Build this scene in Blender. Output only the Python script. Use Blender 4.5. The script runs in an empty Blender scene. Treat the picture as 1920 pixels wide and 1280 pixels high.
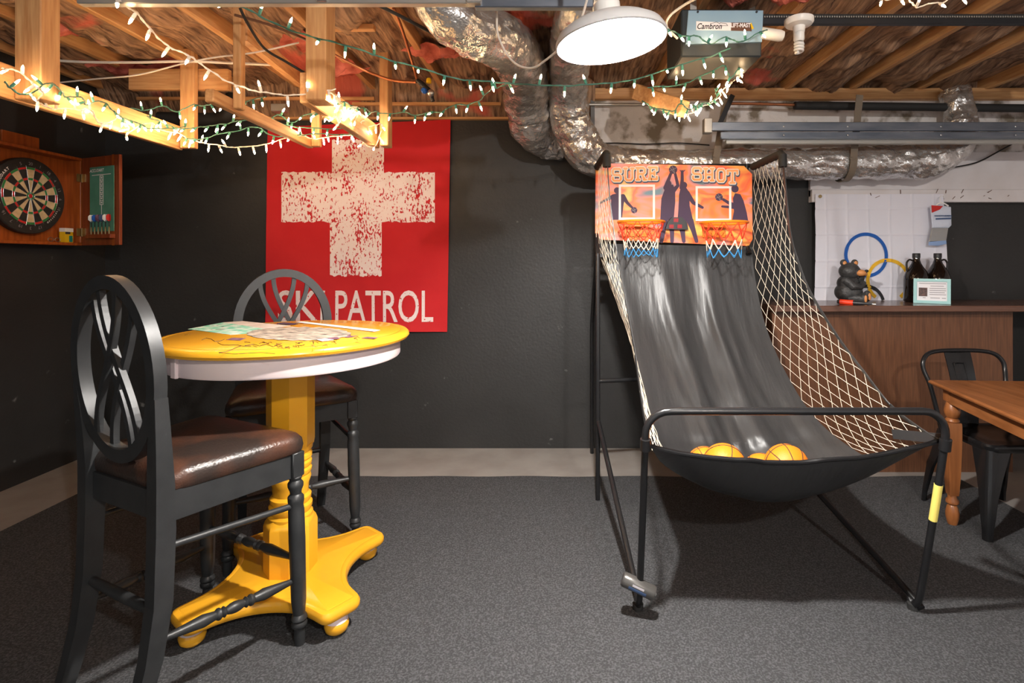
import bpy, bmesh, math, random
from mathutils import Vector, Matrix, noise

# ---------------------------------------------------------------- camera, world, exposure
scene = bpy.context.scene
FPX, VX, VY, EYE = 1000.0, 1040.0, 489.0, 1.32        # focal length and vanishing point in pixels of a 1920x1280 frame
cam_data = bpy.data.cameras.new('camera')
cam_data.sensor_width = 36.0
cam_data.lens = FPX / 1920.0 * 36.0
cam_data.shift_x = (960.0 - VX) / 1920.0
cam_data.shift_y = (VY - 640.0) / 1920.0
cam_data.clip_start = 0.05
cam = bpy.data.objects.new('camera', cam_data)
cam.location = (0, 0, EYE)
cam.rotation_euler = (math.radians(90), 0, 0)
scene.collection.objects.link(cam)
scene.camera = cam
scene.view_settings.view_transform = 'Standard'
scene.view_settings.look = 'None'
scene.view_settings.gamma = 1.0
scene.view_settings.use_curve_mapping = False
scene.view_settings.exposure = 0.75
world = bpy.data.worlds.new('room_ambient')
scene.world = world
world.use_nodes = True
world.node_tree.nodes['Background'].inputs[0].default_value = (1.0, 0.985, 0.97, 1)
world.node_tree.nodes['Background'].inputs[1].default_value = 0.58
LAMP_STRENGTH = 3100.0
FILL_STRENGTH = 2000.0  # fill light added out of view behind the camera
BULB_STRENGTH = 66.0

C = scene.collection
R = math.radians
PI = math.pi
rnd = random.Random(7)

def P(px, py, y):
    """world point seen at photo pixel (px, py) at distance y into the room"""
    return Vector(((px - VX) * y / FPX, y, EYE - (py - VY) * y / FPX))

def G(px, py, z):
    """world point on the level plane at height z"""
    y = (EYE - z) * FPX / (py - VY)
    return Vector(((px - VX) * y / FPX, y, z))

# ---------------------------------------------------------------- materials
def _mat(name):
    m = bpy.data.materials.new(name)
    m.use_nodes = True
    nt = m.node_tree
    return m, nt, nt.nodes, nt.links, nt.nodes['Principled BSDF']

def rgba(c): return (c[0], c[1], c[2], 1.0)

def srgb(r, g, b):
    f = lambda v: (v / 255.0 / 12.92) if v / 255.0 <= 0.04045 else ((v / 255.0 + 0.055) / 1.055) ** 2.4
    return (f(r), f(g), f(b))

def M(name, col, rough=0.5, metal=0.0, col2=None, scale=8.0, stretch=(1, 1, 1), lo=0.35, hi=0.65, detail=4.0,
      bump=0.0, bscale=30.0, bstretch=(1, 1, 1), spec=0.5, emit=0.0, ecol=None, col3=None, scale3=3.0, lo3=0.6, hi3=0.68, trans=0.0, ior=1.45, coat=0.0, rough2=None, bdist=0.01):
    m, nt, N, L, b = _mat(name)
    b.inputs['Base Color'].default_value = rgba(col)
    b.inputs['Roughness'].default_value = rough
    b.inputs['Metallic'].default_value = metal
    b.inputs['Specular IOR Level'].default_value = spec
    b.inputs['IOR'].default_value = ior
    b.inputs['Transmission Weight'].default_value = trans
    b.inputs['Coat Weight'].default_value = coat
    if emit:
        b.inputs['Emission Color'].default_value = rgba(ecol or col)
        b.inputs['Emission Strength'].default_value = emit
    tc = None
    def coords(st):
        nonlocal tc
        if tc is None:
            tc = N.new('ShaderNodeTexCoord')
        mp = N.new('ShaderNodeMapping')
        mp.inputs['Scale'].default_value = st
        L.new(tc.outputs['Object'], mp.inputs['Vector'])
        return mp.outputs['Vector']
    def nz(st, sc, det):
        n = N.new('ShaderNodeTexNoise')
        n.inputs['Scale'].default_value = sc
        n.inputs['Detail'].default_value = det
        L.new(coords(st), n.inputs['Vector'])
        return n.outputs['Fac']
    def mr(fac, a, c):
        r = N.new('ShaderNodeMapRange')
        r.inputs['From Min'].default_value = a
        r.inputs['From Max'].default_value = c
        L.new(fac, r.inputs['Value'])
        return r.outputs['Result']
    colour = None
    if col2 is not None:
        f = mr(nz(stretch, scale, detail), lo, hi)
        mx = N.new('ShaderNodeMix'); mx.data_type = 'RGBA'
        mx.inputs['A'].default_value = rgba(col); mx.inputs['B'].default_value = rgba(col2)
        L.new(f, mx.inputs['Factor'])
        colour = mx.outputs['Result']
        if rough2 is not None:
            r2 = N.new('ShaderNodeMapRange')
            r2.inputs['To Min'].default_value = rough; r2.inputs['To Max'].default_value = rough2
            L.new(f, r2.inputs['Value']); L.new(r2.outputs['Result'], b.inputs['Roughness'])
    if col3 is not None:
        f = mr(nz((1, 1, 1), scale3, 5.0), lo3, hi3)
        mx = N.new('ShaderNodeMix'); mx.data_type = 'RGBA'
        if colour is None: mx.inputs['A'].default_value = rgba(col)
        else: L.new(colour, mx.inputs['A'])
        mx.inputs['B'].default_value = rgba(col3)
        L.new(f, mx.inputs['Factor'])
        colour = mx.outputs['Result']
    if colour is not None:
        L.new(colour, b.inputs['Base Color'])
    if bump:
        bp = N.new('ShaderNodeBump')
        bp.inputs['Strength'].default_value = bump
        bp.inputs['Distance'].default_value = bdist
        L.new(nz(bstretch, bscale, 4.0), bp.inputs['Height'])
        L.new(bp.outputs['Normal'], b.inputs['Normal'])
    return m

def wood(name, c1, c2, axis, rough=0.55, scale=5.0, bump=0.08):
    st = {'x': (1, 14, 14), 'y': (14, 1, 14), 'z': (14, 14, 1)}[axis]
    return M(name, c1, rough, col2=c2, scale=scale, stretch=st, lo=0.3, hi=0.75, detail=6, bump=bump, bscale=scale * 2, bstretch=st)

MAT = {}
MAT['wall_black'] = M('black_wall_paint', (0.021, 0.0205, 0.020), 0.50, col2=(0.028, 0.0275, 0.027), scale=2.2, bump=0.14, bscale=60, col3=(0.22, 0.22, 0.21), scale3=8.5, lo3=0.69, hi3=0.78)
MAT['wall_white'] = M('stained_white_concrete', srgb(216, 212, 210), 0.8, col2=srgb(230, 227, 226), scale=3, bump=0.6, bscale=16, col3=srgb(128, 118, 104), scale3=6.5, lo3=0.52, hi3=0.63)
MAT['board_white'] = M('white_painted_board', srgb(226, 222, 224), 0.6, col2=srgb(214, 208, 208), scale=4, bump=0.1, bscale=25)
MAT['grey_paint'] = M('grey_paint', srgb(120, 120, 122), 0.6)
MAT['floor'] = M('grey_painted_concrete', srgb(150, 145, 140), 0.7, col2=srgb(138, 132, 127), scale=5, bump=0.1, bscale=40)
MAT['carpet'] = M('charcoal_carpet', (0.052, 0.053, 0.056), 0.95, col2=(0.115, 0.117, 0.122), scale=150, lo=0.42, hi=0.70, detail=3, bump=0.9, bscale=240, spec=0.1, bdist=0.006)
MAT['pine_x'] = wood('pine_x', srgb(218, 172, 120), srgb(186, 130, 80), 'x')
MAT['pine_y'] = wood('pine_y', srgb(218, 172, 120), srgb(186, 130, 80), 'y')
MAT['pine_z'] = wood('pine_z', srgb(218, 172, 120), srgb(186, 130, 80), 'z')
MAT['deck'] = M('dark_subfloor', (0.05, 0.03, 0.018), 0.9)
MAT['kraft'] = M('brown_kraft_facing', srgb(184, 148, 118), 0.75, col2=srgb(92, 68, 54), scale=11, stretch=(5.5, 0.55, 1), lo=0.34, hi=0.68, detail=8, bump=0.7, bscale=9, bstretch=(4.5, 0.6, 1), col3=srgb(206, 104, 88), scale3=1.7, lo3=0.63, hi3=0.68, bdist=0.02)
MAT['pink'] = M('pink_fibreglass', srgb(214, 120, 104), 0.95, col2=srgb(160, 76, 62), scale=12, bump=0.8, bscale=40)
MAT['foil'] = M('crinkled_foil', srgb(228, 226, 224), 0.27, 0.78, col2=srgb(196, 193, 190), scale=7, bump=0.8, bscale=14, bdist=0.03)
MAT['strap'] = M('grey_strap', srgb(120, 108, 94), 0.6)
MAT['galv'] = M('galvanised_steel', srgb(150, 158, 170), 0.38, 0.85, col2=srgb(120, 130, 144), scale=14, stretch=(0.3, 1, 1))
MAT['galv_near'] = M('dull_galvanised_steel', srgb(186, 184, 178), 0.42, 0.7)
MAT['rail_dark'] = M('dark_steel_rail', srgb(62, 64, 68), 0.4, 0.7)
MAT['rubber'] = M('black_rubber_foam', (0.02, 0.02, 0.02), 0.7)
MAT['copper'] = M('copper_pipe', srgb(176, 112, 76), 0.35, 0.8)
MAT['black_wood'] = M('worn_black_lacquer', (0.018, 0.019, 0.020), 0.42, col2=(0.024, 0.025, 0.026), scale=20, col3=(0.42, 0.38, 0.33), scale3=16, lo3=0.765, hi3=0.80)
MAT['leather'] = M('dark_brown_leather', srgb(46, 37, 33), 0.30, col2=srgb(82, 50, 36), scale=4.5, lo=0.48, hi=0.66, bump=0.18, bscale=130)
MAT['yellow'] = M('yellow_gloss_paint', srgb(236, 172, 44), 0.24, col2=srgb(228, 160, 34), scale=3, coat=0.25)
MAT['lilac'] = M('pale_lilac_paint', srgb(226, 208, 204), 0.5, col2=srgb(212, 196, 202), scale=4)
MAT['ink'] = M('black_ink', (0.012, 0.012, 0.02), 0.6)
MAT['map'] = M('turquoise_map_print', srgb(84, 196, 164), 0.5, col2=srgb(214, 228, 216), scale=26, lo=0.4, hi=0.6, col3=srgb(90, 50, 60), scale3=24, lo3=0.62, hi3=0.65)
MAT['mappale'] = M('pale_map_print', srgb(226, 214, 204), 0.5, col2=srgb(206, 190, 180), scale=20)
MAT['furprint'] = M('grey_brown_relief_print', srgb(214, 198, 180), 0.6, col2=srgb(84, 78, 76), scale=26, stretch=(1, 3, 1), lo=0.4, hi=0.62, detail=8, bump=0.3, bscale=60)
MAT['stick'] = M('purple_sticker', srgb(140, 100, 120), 0.5, col2=srgb(90, 60, 80), scale=60)
MAT['red'] = M('red_cotton', srgb(206, 48, 52), 0.85, col2=srgb(196, 40, 46), scale=3, bump=0.15, bscale=400, spec=0.2)
MAT['redprint'] = M('distressed_white_print', srgb(244, 228, 226), 0.85, col2=srgb(192, 40, 46), scale=42, stretch=(1.3, 1, 0.8), lo=0.58, hi=0.62, detail=9, spec=0.2)
MAT['letterprint'] = M('worn_white_print', srgb(238, 222, 220), 0.85, col2=srgb(196, 60, 62), scale=60, lo=0.63, hi=0.66, detail=7, spec=0.2)
MAT['white_cloth'] = M('white_flag_cloth', srgb(226, 226, 236), 0.9, bump=0.2, bscale=6, spec=0.2)
MAT['ring_blue'] = M('blue_print', srgb(32, 92, 176), 0.8)
MAT['ring_gold'] = M('golden_print', srgb(236, 184, 48), 0.8)
MAT['ring_black'] = M('black_print', (0.02, 0.02, 0.024), 0.8)
MAT['cab'] = wood('orange_stained_wood', srgb(176, 92, 36), srgb(132, 62, 22), 'z', 0.4, 4, 0.03)
MAT['cab_red'] = wood('reddish_stained_wood', srgb(150, 74, 40), srgb(104, 46, 24), 'z', 0.35, 3, 0.03)
MAT['db_black'] = M('dartboard_black', (0.020, 0.019, 0.018), 0.7, col2=(0.03, 0.028, 0.026), scale=40)
MAT['db_cream'] = M('dartboard_cream', srgb(224, 200, 158), 0.8, col2=srgb(206, 182, 142), scale=40)
MAT['db_red'] = M('dartboard_red', srgb(196, 44, 40), 0.7)
MAT['db_green'] = M('dartboard_green', srgb(52, 132, 70), 0.7)
MAT['white'] = M('white_paint', srgb(236, 234, 232), 0.5)
MAT['steel'] = M('bright_steel', srgb(190, 190, 190), 0.3, 0.9)
MAT['brass'] = M('brass', srgb(168, 146, 104), 0.35, 0.9)
MAT['chalk'] = M('green_chalkboard', srgb(74, 134, 112), 0.7, col2=srgb(88, 148, 126), scale=8)
MAT['tube'] = M('black_powdercoat_tube', (0.012, 0.012, 0.013), 0.28)
MAT['canvas'] = M('black_nylon_sheet', (0.031, 0.031, 0.032), 0.40, bump=0.30, bscale=3, bstretch=(4.0, 0.8, 0.6), bdist=0.03)
MAT['net_white'] = M('white_cord', srgb(222, 210, 190), 0.8)
MAT['net_red'] = M('red_cord', srgb(236, 66, 36), 0.7)
MAT['net_blue'] = M('blue_cord', srgb(52, 130, 186), 0.7)
MAT['hoop'] = M('orange_hoop', srgb(246, 132, 28), 0.4)
MAT['ball'] = M('orange_rubber_ball', srgb(240, 130, 26), 0.5, bump=0.15, bscale=300)
MAT['silhouette'] = M('dark_purple_print', srgb(66, 46, 72), 0.6)
MAT['letter'] = M('orange_letter_print', srgb(250, 158, 84), 0.5, col2=srgb(252, 206, 160), scale=5, stretch=(0.2, 0.2, 3))
MAT['shadowprint'] = M('slate_print', srgb(70, 84, 104), 0.6)
MAT['display'] = M('red_digit_window', srgb(150, 16, 26), 0.25)
MAT['plastic_black'] = M('black_plastic', (0.02, 0.02, 0.022), 0.4)
MAT['plastic_grey'] = M('gunmetal_plastic', srgb(84, 82, 80), 0.35, 0.3)
MAT['label_blue'] = M('slate_blue_sticker', srgb(70, 92, 130), 0.5)
MAT['label_yellow'] = M('yellow_sticker', srgb(232, 214, 110), 0.6)
MAT['opener'] = M('pale_blue_enamel', srgb(146, 178, 200), 0.3, 0.1)
MAT['opener_dark'] = M('dark_grey_enamel', srgb(42, 49, 53), 0.6, 0.0)
MAT['laminate'] = wood('walnut_laminate', srgb(112, 74, 50), srgb(82, 52, 36), 'z', 0.42, 6, 0.02)
MAT['laminate_x'] = wood('walnut_laminate_top', srgb(108, 76, 62), srgb(84, 58, 46), 'x', 0.22, 4, 0.01)
MAT['honey_y'] = wood('honey_wood_y', srgb(158, 100, 58), srgb(118, 70, 36), 'y', 0.32, 3, 0.03)
MAT['honey_z'] = wood('honey_wood_z', srgb(160, 100, 56), srgb(118, 68, 34), 'z', 0.35, 3, 0.03)
MAT['metal_black'] = M('black_lacquered_steel', (0.014, 0.014, 0.015), 0.24, 0.2)
MAT['bear'] = M('black_carved_resin', (0.030, 0.030, 0.031), 0.45, bump=0.5, bscale=60, col2=(0.055, 0.055, 0.055), scale=30)
MAT['bear_tan'] = M('tan_carved_resin', srgb(208, 140, 84), 0.5)
MAT['amber'] = M('dark_amber_glass', (0.007, 0.004, 0.003), 0.07, coat=0.5)
MAT['aqua'] = M('aqua_frame_paint', srgb(146, 196, 196), 0.4)
MAT['paper'] = M('white_paper', srgb(232, 230, 234), 0.7)
MAT['greyprint'] = M('grey_print', srgb(150, 146, 150), 0.7)
MAT['brownprint'] = M('brown_print', srgb(112, 84, 78), 0.7, col2=srgb(70, 60, 62), scale=120)
MAT['orange_red'] = M('orange_red_plastic', srgb(232, 62, 30), 0.4)
MAT['pack'] = M('white_blue_foil_bag', srgb(206, 214, 230), 0.25, bump=0.4, bscale=30)
MAT['pack_clear'] = M('grey_clear_bag', srgb(150, 150, 150), 0.2, bump=0.5, bscale=40)
MAT['pack_blue'] = M('pale_blue_bag', srgb(136, 164, 208), 0.25, bump=0.4, bscale=40)
MAT['wire_green'] = M('green_wire', srgb(62, 112, 100), 0.5)
MAT['wire_white'] = M('white_wire', srgb(236, 226, 214), 0.5)
MAT['socket_green'] = M('green_socket', srgb(72, 140, 124), 0.4)
MAT['socket_white'] = M('white_socket', srgb(236, 230, 222), 0.4)
MAT['cable_black'] = M('black_cable', (0.015, 0.015, 0.015), 0.5)
MAT['cable_brown'] = M('brown_cable', srgb(96, 62, 44), 0.5)
MAT['minibulb'] = M('warm_mini_bulb', (1, 0.8, 0.55), 0.3, emit=BULB_STRENGTH, ecol=(1.0, 0.66, 0.35))
MAT['lampbulb'] = M('bright_white_bulb', (1, 1, 1), 0.3, emit=LAMP_STRENGTH, ecol=(1.0, 0.955, 0.90))
MAT['fillbulb'] = M('added_fill_glow', (1, 1, 1), 0.3, emit=FILL_STRENGTH, ecol=(1.0, 0.95, 0.89))  # emission of the added, unseen fill light
MAT['shade_out'] = M('white_enamel_shade', srgb(220, 220, 220), 0.35)
MAT['porcelain'] = M('white_porcelain', srgb(238, 236, 232), 0.3)
MAT['frosted'] = M('frosted_white_plastic', srgb(240, 236, 224), 0.35)
MAT['yellow_plastic'] = M('yellow_plastic', srgb(232, 190, 30), 0.4)
MAT['blue_plastic'] = M('blue_plastic', srgb(40, 100, 190), 0.4)
MAT['green_print'] = M('teal_print', srgb(30, 130, 120), 0.5)

def backboard_material():
    m, nt, N, L, b = _mat('sunset_backboard_print')
    tc = N.new('ShaderNodeTexCoord')
    mp = N.new('ShaderNodeMapping')
    mp.inputs['Scale'].default_value = (3.6, 1, 6.5)
    mp.inputs['Rotation'].default_value = (0, R(28), 0)
    L.new(tc.outputs['Object'], mp.inputs['Vector'])
    n = N.new('ShaderNodeTexNoise')
    n.inputs['Scale'].default_value = 1.0
    n.inputs['Detail'].default_value = 2.5
    n.inputs['Distortion'].default_value = 0.8
    L.new(mp.outputs['Vector'], n.inputs['Vector'])
    r = N.new('ShaderNodeValToRGB')
    e = r.color_ramp.elements
    e[0].position = 0.33; e[0].color = rgba(srgb(96, 128, 140))
    e[1].position = 0.68; e[1].color = rgba(srgb(250, 196, 96))
    for pos, c in ((0.385, srgb(196, 128, 128)), (0.43, srgb(248, 140, 120)), (0.48, srgb(250, 128, 44)), (0.54, srgb(244, 100, 56)), (0.60, srgb(250, 160, 66))):
        k = r.color_ramp.elements.new(pos); k.color = rgba(c)
    L.new(n.outputs['Fac'], r.inputs['Fac'])
    L.new(r.outputs['Color'], b.inputs['Base Color'])
    b.inputs['Roughness'].default_value = 0.4
    return m
MAT['backboard'] = backboard_material()

def distressed_print():
    m, nt, N, L, b = _mat('distressed_white_print')
    tc = N.new('ShaderNodeTexCoord')
    def nz(st, sc, det):
        mp = N.new('ShaderNodeMapping'); mp.inputs['Scale'].default_value = st; mp.inputs['Rotation'].default_value = (0, R(14), 0)
        L.new(tc.outputs['Object'], mp.inputs['Vector'])
        n = N.new('ShaderNodeTexNoise'); n.inputs['Scale'].default_value = sc; n.inputs['Detail'].default_value = det
        L.new(mp.outputs['Vector'], n.inputs['Vector'])
        return n.outputs['Fac']
    def ma(op, a, c):
        k = N.new('ShaderNodeMath'); k.operation = op
        for i, q in enumerate((a, c)):
            if isinstance(q, (int, float)): k.inputs[i].default_value = q
            else: L.new(q, k.inputs[i])
        return k.outputs[0]
    fine = nz((1.6, 1, 0.8), 52, 7)
    big = nz((1, 1, 1), 7.0, 3)
    tot = ma('ADD', fine, ma('MULTIPLY', ma('SUBTRACT', big, 0.5), 0.42))
    r = N.new('ShaderNodeMapRange'); r.inputs['From Min'].default_value = 0.555; r.inputs['From Max'].default_value = 0.60
    L.new(tot, r.inputs['Value'])
    mx = N.new('ShaderNodeMix'); mx.data_type = 'RGBA'
    mx.inputs['A'].default_value = rgba(srgb(244, 228, 226)); mx.inputs['B'].default_value = rgba(srgb(200, 46, 50))
    L.new(r.outputs['Result'], mx.inputs['Factor']); L.new(mx.outputs['Result'], b.inputs['Base Color'])
    b.inputs['Roughness'].default_value = 0.85; b.inputs['Specular IOR Level'].default_value = 0.2
    return m
MAT['redprint'] = distressed_print()

# ---------------------------------------------------------------- geometry helpers
def mm(key): return MAT[key] if isinstance(key, str) else key

class MB:
    def __init__(self):
        self.v, self.f, self.mi = [], [], []
    def add(self, verts, faces, mi=0):
        o = len(self.v)
        self.v += [Vector(p) for p in verts]
        for q in faces:
            self.f.append([i + o for i in q]); self.mi.append(mi)
        return self
    def box(self, c, s, rot=None, mi=0, b=0.0):
        hx, hy, hz = s[0] / 2, s[1] / 2, s[2] / 2
        c = Vector(c)
        if b <= 0:
            vs = [Vector((x, y, z)) for z in (-hz, hz) for y in (-hy, hy) for x in (-hx, hx)]
            fs = [(0, 2, 3, 1), (4, 5, 7, 6), (0, 1, 5, 4), (2, 6, 7, 3), (0, 4, 6, 2), (1, 3, 7, 5)]
        else:                                   # bevelled: three nested slabs welded as a convex hull of 24 points
            bm = bmesh.new()
            for sx in (-1, 1):
                for sy in (-1, 1):
                    for sz in (-1, 1):
                        bm.verts.new((sx * hx, sy * (hy - b), sz * (hz - b)))
                        bm.verts.new((sx * (hx - b), sy * hy, sz * (hz - b)))
                        bm.verts.new((sx * (hx - b), sy * (hy - b), sz * hz))
            bmesh.ops.convex_hull(bm, input=bm.verts)
            bm.verts.index_update()
            vs = [v.co.copy() for v in bm.verts]
            fs = [[v.index for v in f.verts] for f in bm.faces]
            bm.free()
        if rot is not None:
            rm = rot.to_3x3() if hasattr(rot, 'to_3x3') else rot
            vs = [rm @ p for p in vs]
        return self.add([p + c for p in vs], fs, mi)
    def beam(self, a, b, w, h, up=(0, 0, 1), mi=0, bev=0.0):
        """a bar of section w (sideways) x h (along up) from a to b"""
        a, b = Vector(a), Vector(b)
        d = (b - a); ln = d.length; d.normalize()
        u = Vector(up)
        if abs(d.dot(u)) > 0.98: u = Vector((0, 1, 0))
        s = d.cross(u).normalized(); u = s.cross(d).normalized()
        rot = Matrix((s, d, u)).transposed()
        return self.box((a + b) / 2, (w, ln, h), rot, mi, bev)
    def tube(self, pts, r, seg=8, closed=False, mi=0, caps=True):
        pts = [Vector(p) for p in pts]
        n = len(pts)
        rr = r if isinstance(r, (list, tuple)) else [r] * n
        vs, fs = [], []
        ref = None
        for i, p in enumerate(pts):
            if closed: t = pts[(i + 1) % n] - pts[i - 1]
            else: t = pts[min(i + 1, n - 1)] - pts[max(i - 1, 0)]
            if t.length < 1e-9: t = Vector((0, 0, 1))
            t.normalize()
            if ref is None:
                ref = Vector((0, 0, 1)) if abs(t.z) < 0.9 else Vector((1, 0, 0))
            ref = ref - t * ref.dot(t)
            if ref.length < 1e-6: ref = t.orthogonal()
            ref.normalize()
            bi = t.cross(ref)
            for k in range(seg):
                a = 2 * PI * k / seg
                vs.append(p + (ref * math.cos(a) + bi * math.sin(a)) * rr[i])
        m = n if closed else n - 1
        for i in range(m):
            j = (i + 1) % n
            for k in range(seg):
                l = (k + 1) % seg
                fs.append((i * seg + k, i * seg + l, j * seg + l, j * seg + k))
        if caps and not closed:
            fs.append(tuple(range(seg))[::-1]); fs.append(tuple((n - 1) * seg + k for k in range(seg)))
        return self.add(vs, fs, mi)
    def lathe(self, prof, seg=24, mat=None, mi=0, poly=None):
        """prof: list of (radius, height); mat: placement matrix"""
        vs, fs = [], []
        for r, z in prof:
            for k in range(seg):
                a = 2 * PI * (k + 0.5) / seg
                vs.append(Vector((r * math.cos(a), r * math.sin(a), z)))
        for i in range(len(prof) - 1):
            for k in range(seg):
                l = (k + 1) % seg
                fs.append((i * seg + k, i * seg + l, (i + 1) * seg + l, (i + 1) * seg + k))
        if prof[0][0] > 1e-6: fs.append(tuple(range(seg))[::-1])
        if prof[-1][0] > 1e-6: fs.append(tuple((len(prof) - 1) * seg + k for k in range(seg)))
        if mat is not None: vs = [mat @ p for p in vs]
        return self.add(vs, fs, mi)
    def prism(self, poly, thick, mat, mi=0):
        """poly in local x,y, extruded along local z from 0 to thick"""
        n = len(poly)
        vs = [mat @ Vector((p[0], p[1], 0)) for p in poly] + [mat @ Vector((p[0], p[1], thick)) for p in poly]
        fs = [tuple(range(n))[::-1], tuple(range(n, 2 * n))]
        for i in range(n):
            j = (i + 1) % n
            fs.append((i, j, n + j, n + i))
        return self.add(vs, fs, mi)
    def grid(self, fn, nu, nv, mi=0):
        vs = [fn(i / nu, j / nv) for j in range(nv + 1) for i in range(nu + 1)]
        fs = [(j * (nu + 1) + i, j * (nu + 1) + i + 1, (j + 1) * (nu + 1) + i + 1, (j + 1) * (nu + 1) + i) for j in range(nv) for i in range(nu)]
        return self.add(vs, fs, mi)
    def loops(self, rings, mi=0, cap0=True, cap1=True):
        n = len(rings[0]); vs = []; fs = []
        for r in rings: vs += [Vector(p) for p in r]
        for i in range(len(rings) - 1):
            for k in range(n):
                l = (k + 1) % n
                fs.append((i * n + k, i * n + l, (i + 1) * n + l, (i + 1) * n + k))
        if cap0: fs.append(tuple(range(n))[::-1])
        if cap1: fs.append(tuple((len(rings) - 1) * n + k for k in range(n)))
        return self.add(vs, fs, mi)
    def sphere(self, c, r, seg=16, rings=10, mi=0, mat=None):
        s = r if isinstance(r, (list, tuple)) else (r, r, r)
        prof = [(max(1e-7, math.sin(PI * i / rings)), -math.cos(PI * i / rings)) for i in range(rings + 1)]
        m4 = Matrix.Translation(Vector(c)) @ (mat or Matrix()) @ Matrix.Diagonal((s[0], s[1], s[2], 1))
        return self.lathe(prof, seg, m4, mi)
    def mesh(self, name, mats, smooth=True):
        me = bpy.data.meshes.new(name)
        me.from_pydata([tuple(p) for p in self.v], [], self.f)
        for k in (mats if isinstance(mats, (list, tuple)) else [mats]): me.materials.append(mm(k))
        for p, i in zip(me.polygons, self.mi): p.material_index = i
        bm = bmesh.new(); bm.from_mesh(me)
        bmesh.ops.recalc_face_normals(bm, faces=bm.faces)
        bm.to_mesh(me); bm.free()
        if smooth:
            for p in me.polygons: p.use_smooth = True
            try: me.set_sharp_from_angle(angle=R(38))
            except Exception: pass
        return me
    def build(self, name, mats, parent=None, smooth=True, mod=None):
        return link(name, self.mesh(name, mats, smooth), parent)

def link(name, me, parent=None):
    o = bpy.data.objects.new(name, me)
    C.objects.link(o)
    if parent is not None: adopt(o, parent)
    return o

def root_matrix(o):
    m = o.matrix_basis.copy()
    while o.parent is not None:
        m = o.parent.matrix_basis @ o.matrix_parent_inverse @ m
        o = o.parent
    return m

def adopt(o, parent):
    """parent while keeping the mesh where its world coordinates put it (local builds use a parent at the origin)"""
    o.parent = parent
    if parent.get('_local'): return
    o.matrix_parent_inverse = world_of(parent).inverted()

def world_of(o):
    m = o.matrix_basis.copy()
    if o.parent is not None:
        m = world_of(o.parent) @ o.matrix_parent_inverse @ m
    return m

def tag(o, label, cat, group=None, kind=None):
    if label: o['label'] = label
    if cat: o['category'] = cat
    if group: o['group'] = group
    if kind: o['kind'] = kind
    return o

def thing(name, label, cat, loc=(0, 0, 0), group=None):
    o = bpy.data.objects.new(name, None)
    o.empty_display_size = 0.1
    o.location = loc
    C.objects.link(o)
    return tag(o, label, cat, group)

def struct(o):
    o['kind'] = 'structure'
    return o

def copy_tree(o, parent=None):
    c = o.copy(); C.objects.link(c); c.parent = parent
    if parent is not None: c.matrix_parent_inverse = o.matrix_parent_inverse.copy()
    for ch in list(o.children): copy_tree(ch, c)
    return c

def frame(o, x, y):
    """4x4 with origin o, local x and y axes in world, z = x cross y"""
    x, y = Vector(x).normalized(), Vector(y).normalized()
    z = x.cross(y).normalized(); y = z.cross(x)
    m = Matrix((x, y, z)).transposed().to_4x4()
    m.translation = Vector(o)
    return m

def spline(pts, n=8):
    pts = [Vector(p) for p in pts]
    out = []
    for i in range(len(pts) - 1):
        p0, p1, p2, p3 = pts[max(i - 1, 0)], pts[i], pts[i + 1], pts[min(i + 2, len(pts) - 1)]
        for k in range(n):
            t = k / n
            out.append(0.5 * ((2 * p1) + (p2 - p0) * t + (2 * p0 - 5 * p1 + 4 * p2 - p3) * t * t + (3 * p1 - p0 - 3 * p2 + p3) * t ** 3))
    out.append(pts[-1])
    return out

def text_verts(s, size, bold=0.0, extrude=0.0, xs=1.0, spacing=1.0, shear=0.0, align='CENTER'):
    cu = bpy.data.curves.new('t', 'FONT')
    cu.body = s; cu.size = size; cu.offset = bold; cu.extrude = extrude
    cu.align_x = align; cu.align_y = 'CENTER'; cu.space_character = spacing; cu.shear = shear
    cu.resolution_u = 4
    ob = bpy.data.objects.new('t', cu)
    C.objects.link(ob)
    dg = bpy.context.evaluated_depsgraph_get()
    me = bpy.data.meshes.new_from_object(ob.evaluated_get(dg))
    vs = [Vector((v.co.x * xs, v.co.y, v.co.z)) for v in me.vertices]
    fs = [list(p.vertices) for p in me.polygons]
    bpy.data.objects.remove(ob); bpy.data.curves.remove(cu); bpy.data.meshes.remove(me)
    return vs, fs

def add_text(mb, s, size, mat, mi=0, **kw):
    vs, fs = text_verts(s, size, **kw)
    return mb.add([mat @ p for p in vs], fs, mi)

def fbm(p, h=1.0, o=4): return noise.fractal(Vector(p), h, 2.0, o)

# ---------------------------------------------------------------- the room
WL, WB, WR = -3.17, 3.76, 4.3          # left wall, back wall, right wall
JZ = 2.51                              # underside of the joists
XS = 0.28                              # where the white upper wall starts

struct(MB().box(((WL + WR) / 2, 1.0, -0.05), (WR - WL + 0.6, 6.4, 0.1)).build('floor', 'floor', smooth=False))

def carpet():
    x0, x1, y0, y1 = -2.69, 2.44, -1.9, 3.25
    mb = MB()
    edge = []
    n = 60
    for i in range(n + 1): edge.append((x0 + (x1 - x0) * i / n, y1 + 0.006 * math.sin(i * 0.9) + 0.008 * fbm((i * 0.3, 0, 1))))
    edge += [(x1, y0), (x0, y0)]
    mb.prism(edge, 0.008, Matrix.Translation((0, 0, 0.0005)))
    o = mb.build('carpet', 'carpet', smooth=False)
    tag(o, 'charcoal flecked carpet laid over the grey floor', 'carpet')
carpet()

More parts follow.
